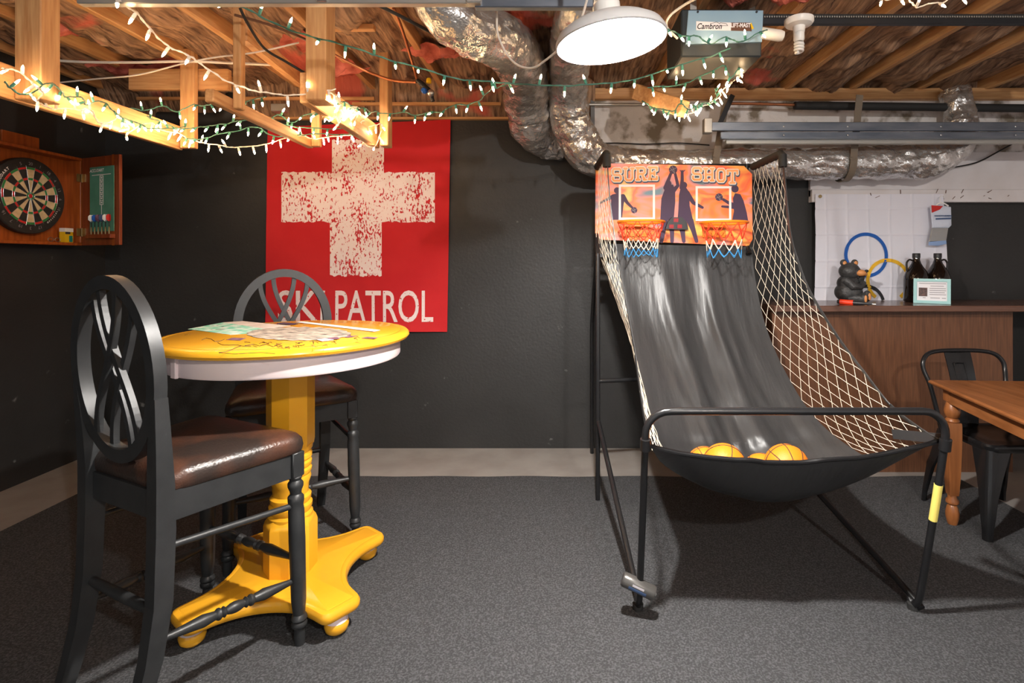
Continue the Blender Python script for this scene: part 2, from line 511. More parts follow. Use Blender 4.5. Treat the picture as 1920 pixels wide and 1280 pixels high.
wl = struct(MB().box((WL - 0.06, 1.0, 1.2), (0.12, 6.4, 2.72)).build('wall_left', 'wall_black', smooth=False))
wb = struct(MB().box((0.55, WB + 0.06, 1.155), (7.6, 0.12, 2.31)).build('wall_back', 'wall_black', smooth=False))
struct(MB().box((WR + 0.06, 1.0, 1.3), (0.12, 6.4, 2.8)).build('wall_right', 'board_white', smooth=False))
# white concrete above the black paint, on the right two thirds of the back wall
def white_upper():
    mb = MB()
    def f(u, v):
        x = XS + (WR - XS) * u; z = 1.96 + (2.445 - 1.96) * v
        return Vector((x, WB - 0.012 + 0.010 * fbm((x * 3, z * 3, 2)), z))
    mb.grid(f, 90, 14)
    mb.box(((XS + WR) / 2, WB + 0.03, 2.2), (WR - XS, 0.06, 0.485))
    o = struct(mb.build('trim_1', 'wall_white'))
    MB().box((XS - 0.015, WB - 0.02, 2.21), (0.028, 0.05, 0.50)).build('corner_strip', 'grey_paint', o, False)
white_upper()
def white_board():
    x0 = 1.785
    o = struct(MB().box(((x0 + WR) / 2, WB - 0.022, 1.925), (WR - x0, 0.03, 0.31)).build('trim_2', 'board_white', smooth=False))
    MB().box(((x0 + WR) / 2, WB - 0.034, 1.772), (WR - x0, 0.055, 0.088), b=0.003).build('ledge_board', 'board_white', o, False)
    rr = random.Random(3)
    for k in range(16):
        x = x0 + 0.1 + 1.3 * rr.random(); z = 1.745 + 0.05 * rr.random()
        MB().beam((x, WB - 0.063, z), (x + rr.uniform(-0.03, 0.03), WB - 0.066, z + rr.uniform(0.0, 0.03)), 0.004, 0.003).build('nail', 'cable_brown', o, False)
white_board()

# ---------------------------------------------------------------- ceiling: deck, joists, insulation
ceiling = struct(MB().box((0.55, 1.05, 2.76), (7.7, 6.2, 0.06)).build('ceiling', 'deck', smooth=False))
joist_px = [-300, -175, -50, 75, 205, 325, 449, 571, 705, 834, 960, 1090, 1225, 1347, 1470, 1590, 1715, 1840, 1965, 2090, 2215]
JX = [(p - VX) * 3.755 / 1000.0 for p in joist_px]
JX = [x for x in JX if WL - 0.1 < x < WR + 0.1]
for i, x in enumerate(JX):
    rr = random.Random(i)
    MB().box((x, 1.05, JZ + 0.10), (0.038, 5.6, 0.20), b=0.003).build('joist', 'pine_y', ceiling, False)
def batt(x0, x1, seed):
    rr = random.Random(seed)
    mb = MB()
    ox = rr.random() * 40
    def f(u, v):
        x = x0 + (x1 - x0) * u; y = -1.6 + 5.45 * v
        bulge = math.sin(PI * u)
        fold = abs(fbm((x * 2.0 + ox, y * 1.3, 0.5)))            # sharp valleys where the paper creases
        z = JZ + 0.075 - 0.05 * bulge - 0.085 * bulge * fbm((ox, y * 1.6, x * 1.2)) - 0.06 * fold * bulge
        z += 0.014 * fbm((x * 9 + ox, y * 2.2, 3.1))
        z += (0.030 * abs(fbm((x * 5 + ox, y * 3.0, 6.1), 0.9, 3)) - 0.034 * abs(fbm((x * 13 + 5 * y + ox, y * 4.0, 2.2), 0.9, 3))) * (0.35 + 0.65 * bulge)
        return Vector((x, y, min(z, 2.70)))
    mb.grid(f, 30, 240)
    o = mb.build('insulation_batt', 'kraft', ceiling)
    return o
xs = [WL] + JX + [WR]
for i in range(len(xs) - 1):
    if xs[i + 1] - xs[i] > 0.1: batt(xs[i] + 0.021, xs[i + 1] - 0.021, 100 + i)
# wooden plate along the top of the walls and the brown filled gap above the black part
MB().box(((XS + WR) / 2, WB - 0.005, 2.483), (WR - XS, 0.11, 0.076), b=0.003).build('sill_plate', 'pine_x', ceiling, False)
MB().box(((WL + XS) / 2, WB + 0.01, 2.318), (XS - WL, 0.09, 0.016)).build('sill_plate', 'pine_x', ceiling, False)
def rim_fill():
    mb = MB()
    def f(u, v):
        x = WL + (XS - WL) * u; z = 2.325 + 0.30 * v
        return Vector((x, WB + 0.005 - 0.13 * v + 0.05 * fbm((x * 3, z * 3, 9)), z))
    mb.grid(f, 110, 10)
    mb.build('insulation_batt', 'kraft', ceiling)
    mb = MB()
    def g(u, v):
        x = XS + (WR - XS) * u; z = 2.50 + 0.2 * v
        return Vector((x, WB + 0.02 - 0.02 * v + 0.02 * fbm((x * 3, z * 3, 9)), z))
    mb.grid(g, 110, 8)
    mb.build('insulation_batt', 'kraft', ceiling)
rim_fill()
# torn pink patches that hang between the joists
def pink_patch(px, py, y, w, d, seed):
    c = P(px, py, y)
    mb = MB()
    def f(u, v):
        a = u * 2 * PI; r = v
        rr = r * (1 + 0.5 * fbm((math.cos(a) * 1.5 + seed, math.sin(a) * 1.5, 0)))
        x = c.x + w * rr * math.cos(a); yy = c.y + d * rr * math.sin(a)
        return Vector((x, yy, c.z + 0.035 + 0.06 * (r * r) + 0.05 * fbm((x * 9, yy * 9, seed))))
    mb.grid(f, 36, 10)
    mb.build('pink_insulation', 'pink', ceiling)
for k, a in enumerate([(105, 72, 2.72, .16, .10), (85, 130, 3.2, .20, .10), (232, 150, 3.35, .20, .10), (560, 103, 2.95, .18, .10), (625, 150, 3.25, .16, .08),
                       (830, 122, 3.05, .18, .08), (905, 115, 3.0, .12, .06), (860, 40, 2.45, .16, .10), (1480, 14, 2.36, .20, .10), (1385, 12, 2.4, .16, .08)]):
    pink_patch(*a, k)
# short blocking boards between joists
MB().box(P(338, 150, 3.22), (0.60, 0.036, 0.125), b=0.003).build('blocking', 'pine_x', ceiling, False)
MB().box(P(655, 52, 2.72), (0.26, 0.036, 0.03), b=0.003).build('blocking', 'pine_x', ceiling, False)
MB().beam(P(455, 60, 2.5), P(575, 160, 3.4), 0.04, 0.08).build('blocking', 'pine_y', ceiling, False)
MB().box(P(480, 185, 3.60), (1.6, 0.02, 0.02)).build('furring_strip', 'pine_x', ceiling, False)
MB().box(P(800, 195, 3.60), (1.0, 0.02, 0.02)).build('furring_strip', 'pine_x', ceiling, False)

# ---------------------------------------------------------------- hanging frames
def hanging_frame(x, y0, y1, z0, label, wf, wr_, rail_h=0.09, rail_w=0.038, front_over=0.12, rear_over=0.0, tf=2.58, tr=2.58):
    t = thing('hanging_wood_frame', label, 'wood frame', (x, y0, z0), 'wood frames hung from the joists')
    s = 1
    MB().box((x + 0.02, y0, (z0 + tf) / 2), (wf[0], wf[1], tf - z0), b=0.004).build('post', 'pine_z', t, False)
    MB().box((x + 0.02, y1, (z0 - 0.0 + tr) / 2), (wr_[0], wr_[1], tr - z0), b=0.004).build('post', 'pine_z', t, False)
    MB().box((x - rail_w / 2 - max(wf[0], wr_[0]) / 2 + 0.019, (y0 - front_over + y1 + rear_over) / 2, z0 + rail_h / 2 - 0.005), (rail_w, y1 + rear_over - y0 + front_over, rail_h), b=0.004).build('rail', 'pine_y', t, False)
    return t
hanging_frame(-2.20, 2.25, 3.18, 1.99, 'hanging pine frame with the wide rail above the dartboard cabinet', (0.11, 0.09), (0.085, 0.04), 0.14, front_over=0.30, rear_over=0.03)
hanging_frame(-1.44, 2.40, 3.18, 2.0, 'thin hanging pine frame between the two thicker ones', (0.036, 0.04), (0.05, 0.036), 0.055, front_over=0.14, rear_over=0.02)
hanging_frame(-1.02, 2.28, 3.16, 1.995, 'hanging pine frame in front of the red banner cross', (0.085, 0.10), (0.05, 0.085), 0.13, front_over=0.02, rear_over=0.02)
mb = MB(); mb.beam(P(1194, 172, 3.05), P(1283, 205, 2.74), 0.05, 0.085, bev=0.004)
brk = mb.build('wood_bracket', 'pine_x', smooth=False)
tag(brk, 'short pine arm wrapped in fairy lights below the opener', 'wood bracket')

# ---------------------------------------------------------------- red banner
def banner_surface(x, z):
    return WB - 0.022 + 0.006 * math.sin(x * 9 + 2 * z) + 0.004 * fbm((x * 3, z * 2, 4))
def red_banner():
    x0t, x1t, x0b, x1b = (503 - VX) * 3.74 / 1000, (845 - VX) * 3.74 / 1000, (497 - VX) * 3.74 / 1000, (838 - VX) * 3.74 / 1000
    zt0, zt1 = EYE + (489 - 238) * 3.74e-3, EYE + (489 - 224) * 3.74e-3
    zb0, zb1 = EYE - (620 - 489) * 3.74e-3, EYE - (622 - 489) * 3.74e-3
    t = thing('banner', 'red ski patrol banner with a worn white cross on the black wall', 'banner', ((x0b + x1b) / 2, WB - 0.02, zb0))
    mb = MB()
    def f(off):
        def g(u, v):
            z = (zb0 + (zb1 - zb0) * u) * (1 - v) + (zt0 + (zt1 - zt0) * u) * v
            x = (x0b + (x1b - x0b) * u) * (1 - v) + (x0t + (x1t - x0t) * u) * v
            return Vector((x, banner_surface(x, z) + off, z))
        return g
    mb.grid(f(0.0), 60, 60); mb.grid(f(0.003), 60, 60)
    mb.build('cloth', 'red', t)
    def patch(px0, py0, px1, py1):
        m2 = MB()
        def g(u, v):
            px = px0 + (px1 - px0) * u; py = py0 + (py1 - py0) * v
            ed = (1.0 if v in (0.0, 1.0) else 0) * 2.0 * rnd.uniform(-1, 1)
            p = P(px, py + ed, 3.735)
            p.y = banner_surface(p.x, p.z) - 0.0015
            return p
        m2.grid(g, 40, 30)
        return m2
    m3 = patch(528, 323, 815, 416)
    for q in (patch(622, 262, 720, 323), patch(618, 416, 716, 517)):
        m3.add(q.v, q.f)
    m3.build('cross_print', 'redprint', t)
    for word, cx, xw in (('SKI', 565, 88), ('PATROL', 720, 184)):
        vs, fs = text_verts(word, 0.30, bold=0.0025)
        w = max(p.x for p in vs) - min(p.x for p in vs); h = max(p.y for p in vs) - min(p.y for p in vs)
        mx = (max(p.x for p in vs) + min(p.x for p in vs)) / 2; my = (max(p.y for p in vs) + min(p.y for p in vs)) / 2
        out = []
        for p in vs:
            q = P(cx + (p.x - mx) / w * xw, 574 - (p.y - my) / h * 60, 3.735)
            q.y = banner_surface(q.x, q.z) - 0.0025
            out.append(q)
        MB().add(out, fs).build('lettering', 'letterprint', t, False)
red_banner()

# ---------------------------------------------------------------- dartboard cabinet on the left wall
def dart_cabinet():
    y0, y1, z0, z1, dep = 2.885, 3.47, 1.42, 1.985, 0.10
    xf = WL + dep
    t = thing('dartboard_cabinet', 'open orange wooden dartboard cabinet on the left black wall', 'cabinet', (WL, (y0 + y1) / 2, z0))
    MB().box((WL + 0.008, (y0 + y1) / 2, (z0 + z1) / 2), (0.012, y1 - y0, z1 - z0)).build('back_panel', 'cab', t, False)
    for z in (z0 + 0.008, z1 - 0.008):
        MB().box((WL + dep / 2, (y0 + y1) / 2, z), (dep, y1 - y0, 0.018), b=0.002).build('rail', 'cab', t, False)
    for y in (y0 + 0.008, y1 - 0.008):
        MB().box((WL + dep / 2, y, (z0 + z1) / 2), (dep, 0.018, z1 - z0 - 0.034), b=0.002).build('side_panel', 'cab', t, False)
    MB().box((WL + 0.03, 3.13, z1 + 0.04), (0.02, 0.22, 0.08), b=0.002).build('hanging_cleat', 'cab', t, False)
    # right-hand door, swung open
    h = Vector((xf + 0.012, y1 - 0.005, 0)); d = Vector((0.93, -0.36, 0)).normalized(); n = Vector((d.y, -d.x, 0))
    if n.y > 0: n = -n
    wd = 0.375
    mb = MB()
    rot = Matrix((d, n, Vector((0, 0, 1)))).transposed()
    c = h + d * (wd / 2)
    mb.box((c.x, c.y, (z0 + z1) / 2), (wd, 0.018, z1 - z0), rot, b=0.002)
    door = mb.build('door', 'cab_red', t, False)
    def on(a, z, off=0.0):
        q = h + d * a + n * (0.0095 + off); q.z = z
        return q
    def fr(a, z, off): return frame(on(a, z, off), d, (0, 0, 1))
    MB().prism([(-.012, -.285), (.012, -.285), (.012, .285), (-.012, .285)], 0.001, fr(0.318, 1.7025, 0.0006)).build('light_stave', 'cab', door, False)
    pn = MB().prism([(-.12, -.205), (.12, -.205), (.12, .205), (-.12, .205)], 0.004, fr(0.215, 1.712, 0.004)).build('scoreboard', 'chalk', door, False)
    mk = MB()
    def rect(a, z, w, hh): mk.prism([(-w / 2, -hh / 2), (w / 2, -hh / 2), (w / 2, hh / 2), (-w / 2, hh / 2)], 0.0008, fr(a, z, 0.0092))
    rect(0.215, 1.865, 0.19, 0.004)
    rect(0.217, 1.62, 0.004, 0.12)
    for k in range(7):
        z = 1.845 - k * 0.026
        rect(0.217, z + 0.012, 0.034, 0.004); rect(0.201, z, 0.004, 0.026); rect(0.233, z, 0.004, 0.026); rect(0.217, z, 0.012, 0.010)
    rect(0.217, 1.845 - 6.5 * 0.026, 0.034, 0.004)
    add_text(mk, 'ACCUDART', 0.026, fr(0.165, 1.893, 0.0092), shear=0.25, bold=0.0006)
    mk.build('chalk_marking', 'white', door, False)
    MB().box(on(0.215, 1.475, 0.016), (0.25, 0.03, 0.026), rot, b=0.002).build('dart_holder', 'cab_red', door, False)
    for z in (1.855, 1.505):
        hb = MB()
        hb.box((xf + 0.003, y1 - 0.032, z), (0.004, 0.03, 0.05)); hb.tube([(xf + 0.007, y1 - 0.012, z - 0.027), (xf + 0.007, y1 - 0.012, z + 0.027)], 0.005, 8)
        hb.box(on(0.02, z, 0.002), (0.03, 0.004, 0.05), rot)
        hb.build('hinge', 'brass', door, False)
    # left-hand door edge
    lm = MB(); lm.box((xf + 0.012, y0 - 0.155, (z0 + z1) / 2), (0.018, 0.31, z1 - z0), b=0.002)
    lm.build('door', 'cab_red', t, False)
    # six darts in the holder: each one lifts out
    fl = [MAT['white'], MAT['blue_plastic'], MAT['stick'], MAT['label_blue'], MAT['white'], MAT['db_red']]
    names = ['white', 'dark blue', 'pink', 'slate blue', 'pale', 'red']
    pos = ['nearest the cabinet hinge', 'second from the hinge', 'third from the hinge', 'fourth from the hinge', 'fifth from the hinge', 'at the free edge of the door']
    for k in range(6):
        a = 0.125 + 0.036 * k
        b = on(a, 1.48, 0.016)
        dt = thing('dart', 'dart with %s flight in the door rack, %s' % (names[k], pos[k]), 'dart', b, 'darts in the door rack')
        MB().tube([b, b + Vector((0, 0, 0.018)), b + Vector((0, 0, 0.05)), b + Vector((0, 0, 0.056))], [0.0025, 0.0042, 0.0042, 0.002], 8).build('barrel', 'brass', dt)
        MB().tube([b + Vector((0, 0, 0.055)), b + Vector((0, 0, 0.095))], 0.0026, 6).build('shaft', 'plastic_black', dt)
        fm = MB(); poly = [(0, .085), (.017, .10), (.017, .122), (.008, .132), (-.008, .132), (-.017, .122), (-.017, .10)]
        fa = frame(b, d, (0, 0, 1)); fm.prism([(p[0], p[1]) for p in poly], 0.001, fa)
        fa2 = frame(b, n, (0, 0, 1)); fm.prism([(p[0], p[1]) for p in poly], 0.001, fa2)
        fm.build('flight', fl[k], dt, False)
    # things on the cabinet floor
    bx = thing('chalk_box', 'small yellow and white carton in the cabinet corner', 'box', (WL + 0.05, 3.40, z0 + 0.017))
    MB().box((WL + 0.052, 3.405, z0 + 0.017 + 0.045), (0.035, 0.058, 0.09)).build('carton', 'yellow_plastic', bx, False)
    MB().box((WL + 0.0525, 3.405, z0 + 0.017 + 0.08), (0.0365, 0.0595, 0.024)).build('white_band', 'white', bx, False)
    MB().box((WL + 0.070, 3.418, z0 + 0.017 + 0.024), (0.0012, 0.024, 0.04)).build('teal_mark', 'green_print', bx, False)
    MB().box((WL + 0.070, 3.396, z0 + 0.017 + 0.062), (0.0012, 0.034, 0.018)).build('dark_label', 'bear', bx, False)
    g = MB()
    for q in (3.27, 3.315):
        g.tube([(WL + 0.08, q + 0.018 * math.cos(a * PI / 6), z0 + 0.0255 + 0.012 * math.sin(a * PI / 6) + 0.006) for a in range(12)], 0.002, 6, closed=True)
    tag(g.build('wire_rings', 'steel'), 'two thin metal rings lying on the cabinet floor', 'ring')
    # the dartboard
    cy, cz = 3.165, 1.705
    bx0 = WL + 0.016
    db = thing('dartboard', 'round dartboard with red and green rings in the orange cabinet', 'dartboard', (bx0, cy, cz))
    fm4 = frame((bx0, cy, cz), (0, 1, 0), (0, 0, 1))          # local z points into the room
    MB().lathe([(0.222, 0.0), (0.2245, 0.006), (0.2245, 0.038), (0.220, 0.043)], 64, fm4).build('board', 'db_black', db)
    rings = [0.0001, 0.012, 0.024, 0.094, 0.107, 0.157, 0.170]
    fb = MB(); tilt = R(9)
    seg = 20
    for i in range(6):
        for s_ in range(seg):
            for h2 in range(3):
                a0 = (s_ + h2 / 3) * 2 * PI / seg + tilt; a1 = (s_ + (h2 + 1) / 3) * 2 * PI / seg + tilt
                r0, r1 = rings[i], rings[i + 1]
                odd = s_ % 2
                mi = {0: 2, 1: 3, 2: 0 if odd else 1, 3: 2 if odd else 3, 4: 0 if odd else 1, 5: 2 if odd else 3}[i]
                vs = [fm4 @ Vector((r * math.cos(a), r * math.sin(a), 0.0438)) for r, a in ((r0, a0), (r1, a0), (r1, a1), (r0, a1))]
                fb.add(vs, [(0, 1, 2, 3)], mi)
    fb.build('scoring_face', ['db_black', 'db_cream', 'db_red', 'db_green'], db, False)
    wm = MB()
    for r in (0.0125, 0.024, 0.094, 0.107, 0.157, 0.170):
        wm.tube([fm4 @ Vector((r * math.cos(a * PI / 32), r * math.sin(a * PI / 32), 0.0445)) for a in range(64)], 0.0007, 4, closed=True)
    for s_ in range(20):
        a = s_ * 2 * PI / 20 + tilt
        wm.tube([fm4 @ Vector((r * math.cos(a), r * math.sin(a), 0.0445)) for r in (0.014, 0.178)], 0.0007, 4)
    wm.build('wire_spider', 'steel', db)
    order = [20, 1, 18, 4, 13, 6, 10, 15, 2, 17, 3, 19, 7, 16, 8, 11, 14, 9, 12, 5]
    for k, v in enumerate(order):
        a = PI / 2 - k * PI / 10
        if k in (16, 17, 18, 7, 8): continue
        nm_m = fm4 @ Matrix.Translation((0.190 * math.cos(a), 0.190 * math.sin(a), 0.0442)) @ Matrix.Rotation(a - PI / 2, 4, 'Z')
        nm = MB(); add_text(nm, str(v), 0.026, nm_m); nm.build('numeral', 'greyprint', db, False)
    def arc_text(s, r, a0, da, size):
        nm = MB()
        for i, ch in enumerate(s):
            a = a0 + da * i
            add_text(nm, ch, size, fm4 @ Matrix.Translation((r * math.cos(a), r * math.sin(a), 0.0442)) @ Matrix.Rotation(a - PI / 2 + (PI if da > 0 else 0), 4, 'Z'), bold=0.0006)
        nm.build('lettering', 'white', db, False)
    arc_text('ACCUDART', 0.192, R(171), -R(5.4), 0.021)
    arc_text('OFFICIAL', 0.184, R(-54), R(4.2), 0.013)
dart_cabinet()

# ---------------------------------------------------------------- bar stools
def rounded_poly(pts, r, n=5):
    out = []
    m = len(pts)
    for i in range(m):
        p0, p, p1 = Vector(pts[i - 1]), Vector(pts[i]), Vector(pts[(i + 1) % m])
        a = p + (p0 - p).normalized() * r; b = p + (p1 - p).normalized() * r
        for k in range(n + 1):
            t = k / n
            out.append(a * (1 - t) ** 2 + p * 2 * t * (1 - t) + b * t * t)
    return out

def turned(mb, a, b, r, k=1.0):
    """turned spindle between two points with beads in the middle"""
    a, b = Vector(a), Vector(b); L_ = (b - a).length
    prof = [(0, .65), (.06, .7), (.28, 1.35), (.36, .95), (.375, 1.3), (.39, 1.3), (.405, .85), (.42, 1.25), (.435, .8), (.47, 1.15), (.5, 1.25),
            (.53, 1.15), (.565, .8), (.58, 1.25), (.595, .85), (.61, 1.3), (.625, 1.3), (.64, .95), (.72, 1.35), (.94, .7), (1, .65)]
    mb.tube([a + (b - a) * t for t, q in prof], [r * q for t, q in prof], 12)

def make_stool():
    t = thing('bar_stool', 'stool', 'bar stool', (0, 0, 0), 'matching black bar stools at the yellow table')
    # seat
    def outline(s, z, d=0.0):
        pts = [(-0.215 * s, -0.185 * s), (0.215 * s, -0.185 * s), (0.272 * s, 0.238 * s), (-0.272 * s, 0.238 * s)]
        return [Vector((p.x, p.y + 0.01, z)) for p in rounded_poly([Vector((q[0], q[1])) for q in pts], 0.06 * s + 0.001, 6)]
    sm = MB().loops([outline(0.97, .655), outline(1.0, .662), outline(1.012, .680), outline(1.0, .700), outline(.95, .716), outline(.85, .727), outline(.65, .737), outline(.4, .742), outline(.12, .744)])
    sm.build('seat_cushion', 'leather', t)
    fr = MB()
    fr.beam((-.235, .215, .618), (.235, .215, .618), .022, .08)
    fr.beam((-.19, -.17, .618), (.19, -.17, .618), .022, .08)
    for s in (-1, 1): fr.beam((s * .20, -.17, .618), (s * .245, .215, .618), .024, .085)
    fr.build('seat_frame', 'black_wood', t, False)
    lower = [(.0165, 0), (.018, .03), (.016, .055), (.024, .062), (.026, .072), (.022, .08), (.026, .088), (.024, .097), (.019, .104), (.024, .15), (.0265, .35), (.0255, .46), (.023, .475),
             (.026, .49), (.026, .505), (.018, .515), (.019, .525), (.025, .54), (.025, .552), (.018, .562), (.022, .572), (.018, .58)]
    for s in (-1, 1):
        lm = MB()
        foot = Vector((s * .258, .222, 0)); top = Vector((s * .243, .213, .66))
        d = (top - foot) / .66
        sh = Matrix(((1, 0, d.x, foot.x), (0, 1, d.y, foot.y), (0, 0, 1, 0), (0, 0, 0, 1)))
        lm.lathe(lower, 16, sh)
        lm.box((top.x - s * .001, top.y, .617), (.046, .046, .084), b=.003)
        lm.build('leg', 'black_wood', t)
    def back_y(z): return -.172 - .06 * max(0, z - .62)
    RC, RA, RB = .994, .205, .256
    for s in (-1, 1):
        path = [(.185, -.255, 0), (.187, -.230, .08), (.192, -.200, .20), (.197, -.180, .35), (.198, -.174, .55), (.199, back_y(.68), .68), (.203, back_y(.78), .78), (.205, back_y(.86), .86), (.206, back_y(.93), .93)]
        rings = []
        for i, (x, y, z) in enumerate(path):
            w = [.036, .038, .042, .046, .048, .048, .044, .034, .018][i]; dp = [.04, .042, .046, .05, .052, .048, .042, .038, .034][i]
            xo = s * (x + .016)                              # outer face stays in line with the ring
            rings.append([(xo, y - dp / 2, z), (xo, y + dp / 2, z), (xo - s * w, y + dp / 2, z), (xo - s * w, y - dp / 2, z)])
        MB().loops(rings).build('leg', 'black_wood', t, False)
    rg = MB(); n = 48; q = 0.040; th = 0.034
    ring = []
    for j in range(4):
        pass
    vs, fs = [], []
    for i in range(n):
        a = 2 * PI * i / n
        ca, sa = math.cos(a), math.sin(a)
        for (dr, dy) in ((q / 2, -th / 2), (q / 2, th / 2), (-q / 2, th / 2), (-q / 2, -th / 2)):
            z = RC + (RB + dr) * sa
            vs.append(Vector(((RA + dr) * ca, back_y(z) + dy, z)))
    for i in range(n):
        j = (i + 1) % n
        for k in range(4):
            l = (k + 1) % 4
            fs.append((i * 4 + k, j * 4 + k, j * 4 + l, i * 4 + l))
    rg.add(vs, fs); rg.build('back_ring', 'black_wood', t)
    for si, (sg, off, dy) in enumerate([(-1, -.030, .006), (-1, .030, -.004), (1, -.030, -.008), (1, .030, .004)]):
        rings = []
        for k in range(25):
            u = k / 24
            def cx(u_): return sg * .078 * math.cos(PI * u_) * (1 - .0 * u_) + off
            x = cx(u)
            zz = (RB - .006) * math.sqrt(max(0.0, 1 - (cx(0 if u < .5 else 1) / RA) ** 2))
            z = RC + zz * (1 - 2 * u)
            dx = (cx(min(1, u + .02)) - cx(max(0, u - .02))); dz = -.04 * zz * 2
            nl = math.hypot(dx, dz); nx, nz = -dz / nl, dx / nl
            w, dp = .010, .008
            y = back_y(z) + dy
            rings.append([(x + nx * w, y - dp, z + nz * w), (x + nx * w, y + dp, z + nz * w), (x - nx * w, y + dp, z - nz * w), (x - nx * w, y - dp, z - nz * w)])
        MB().loops(rings).build('splat', 'black_wood', t, False)
    for s in (-1, 1):
        MB().tube([(s * .198, -.175, .505), (s * .245, .215, .475)], .0105, 10).build('stretcher', 'black_wood', t)
        m = MB(); turned(m, (s * .197, -.185, .25), (s * .250, .218, .22), .0135); m.build('stretcher', 'black_wood', t)
    m = MB(); turned(m, (-.248, .217, .29), (.248, .217, .29), .0135); m.build('stretcher', 'black_wood', t)
    MB().tube([(-.195, -.180, .32), (0, -.181, .32), (.195, -.180, .32)], [.012, .016, .012], 10).build('stretcher', 'black_wood', t)
    return t
s1 = make_stool()
s2 = copy_tree(s1)
s1.location = (-1.203, 1.743, 0.0088); s1.rotation_euler = (0, 0, R(64 - 90))
s1['label'] = 'nearest black bar stool with oval lattice back and brown leather seat'
s2.location = (-1.275, 2.56, 0.0088); s2.rotation_euler = (0, 0, R(-57 - 90))
s2['label'] = 'black bar stool behind the yellow table, before the banner'

# ---------------------------------------------------------------- round yellow table
def round_table():
    cx, cy = -1.034, 2.09
    t = thing('pub_table', 'round bright yellow pedestal pub table with a lilac apron', 'table', (cx, cy, 0.008))
    T = Matrix.Translation((cx, cy, 0))
    zt = 1.043
    top = MB().lathe([(0.30, zt - .036), (.431, zt - .036), (.443, zt - .031), (.448, zt - .022), (.446, zt - .012), (.437, zt - .004), (.416, zt - .0012), (.412, zt - .0024), (.409, zt - .0012), (.2, zt), (0.0001, zt)], 96, T).build('tabletop', 'yellow', t)
    MB().lathe([(.38, .942), (.408, .942), (.412, .948), (.412, zt - .036), (.38, zt - .036)], 96, T).build('apron', 'lilac', t)
    for a in (R(-118), R(62)):
        MB().box((cx + .4145 * math.cos(a), cy + .4145 * math.sin(a), .973), (.012, .028, .066), Matrix.Rotation(a, 3, 'Z'), b=.002).build('apron_block', 'lilac', t, False)
    MB().box((cx, cy, .965), (.5, .07, .05), Matrix.Rotation(R(20), 3, 'Z')).build('top_brace', 'yellow', t, False)
    col = MB()
    col.lathe([(.083, .60), (.086, .62), (.086, .985)], 8, T)
    col.lathe([(.078, .25), (.080, .335), (.072, .345), (.078, .36), (.078, .372), (.068, .38), (.074, .392), (.074, .404), (.064, .414), (.066, .45), (.074, .475), (.070, .487), (.076, .498), (.076, .508),
               (.069, .515), (.076, .524), (.076, .536), (.069, .543), (.077, .553), (.077, .566), (.070, .574), (.078, .586), (.082, .605)], 32, T)
    col.lathe([(.094, .095), (.096, .11), (.096, .30), (.090, .318), (.079, .332)], 8, T)
    col.build('column', 'yellow', t)
    rot0 = R(7)
    def base_shape():
        side = []
        for c in range(4):
            a = rot0 + PI / 4 + c * PI / 2
            dx, dy = Vector((math.cos(a), math.sin(a))), Vector((-math.sin(a), math.cos(a)))
            # blunt rounded corner
            for p in rounded_poly([dx * .31 - dy * .082, dx * .385 - dy * .072, dx * .385 + dy * .072, dx * .31 + dy * .082], .035, 5)[6:18]: side.append(p)
            a2 = a + PI / 2; ex, ey = Vector((math.cos(a2), math.sin(a2))), Vector((-math.sin(a2), math.cos(a2)))
            p0, p3 = dx * .335 + dy * .080, ex * .335 - ey * .080
            p1, p2 = dx * .20 + dy * .078, ex * .20 - ey * .078
            for k in range(1, 16):
                t_ = k / 16
                side.append(p0 * (1 - t_) ** 3 + p1 * 3 * t_ * (1 - t_) ** 2 + p2 * 3 * t_ * t_ * (1 - t_) + p3 * t_ ** 3)
        return side
    BS = base_shape()
    def outline(s, z, k=0.0):
        out = []
        n_ = len(BS)
        for i, p in enumerate(BS):
            tg = (BS[(i + 1) % n_] - BS[i - 1]).normalized()
            q = p - Vector((tg.y, -tg.x)) * k
            out.append((cx + q.x, cy + q.y, z))
        return out
    MB().loops([outline(1, .078, .022), outline(1, .080, .008), outline(1, .092, 0), outline(1, .108, 0), outline(1, .118, .006), outline(1, .122, .018), outline(1, .1205, .024), outline(1, .1225, .028), [(cx + (p[0] - cx) * .3, cy + (p[1] - cy) * .3, .123) for p in outline(1, .123, .028)]]).build('base', 'yellow', t)
    for k in range(4):
        a = rot0 + PI / 4 + k * PI / 2
        fx, fy = cx + .335 * math.cos(a), cy + .335 * math.sin(a)
        ft = MB().lathe([(.002, .0088), (.024, .0115), (.038, .024), (.042, .042), (.038, .056), (.030, .064)], 24, Matrix.Translation((fx, fy, 0))).build('ball_foot', 'yellow', t)
        MB().lathe([(.0385, .056), (.034, .064), (.030, .080)], 24, Matrix.Translation((fx, fy, 0))).build('foot_collar', 'lilac', ft)
    # prints and stickers varnished onto the top
    def decal(name, pxs, mat, dz):
        m = MB(); pts = [G(a, b, zt) for a, b in pxs]
        m.prism([(p.x, p.y) for p in pts], .0006, Matrix.Translation((0, 0, zt + dz)))
        return m.build(name, mat, top, False)
    decal('map_print', [(352, 617), (418, 604.5), (500, 617), (482, 624), (432, 627.5)], 'map', .0003)
    decal('pale_map_print', [(418, 604.5), (455, 602.2), (545, 611), (500, 617)], 'mappale', .0006)
    el = [(560 + 97 * math.cos(i * PI / 24) * (1 + .03 * math.sin(i * 2.3)), 626 + 12.5 * math.sin(i * PI / 24) * (1 + .06 * math.sin(i * 3.1))) for i in range(48)]
    decal('relief_print', el, 'furprint', .0012)
    decal('paper_strip', [(554, 604.5), (566, 603.2), (713, 619.5), (702, 622.5)], 'paper', .0018)
    decal('sticker', [(516, 607.5), (532, 605.2), (560, 607.2), (548, 610)], 'silhouette', .0021)
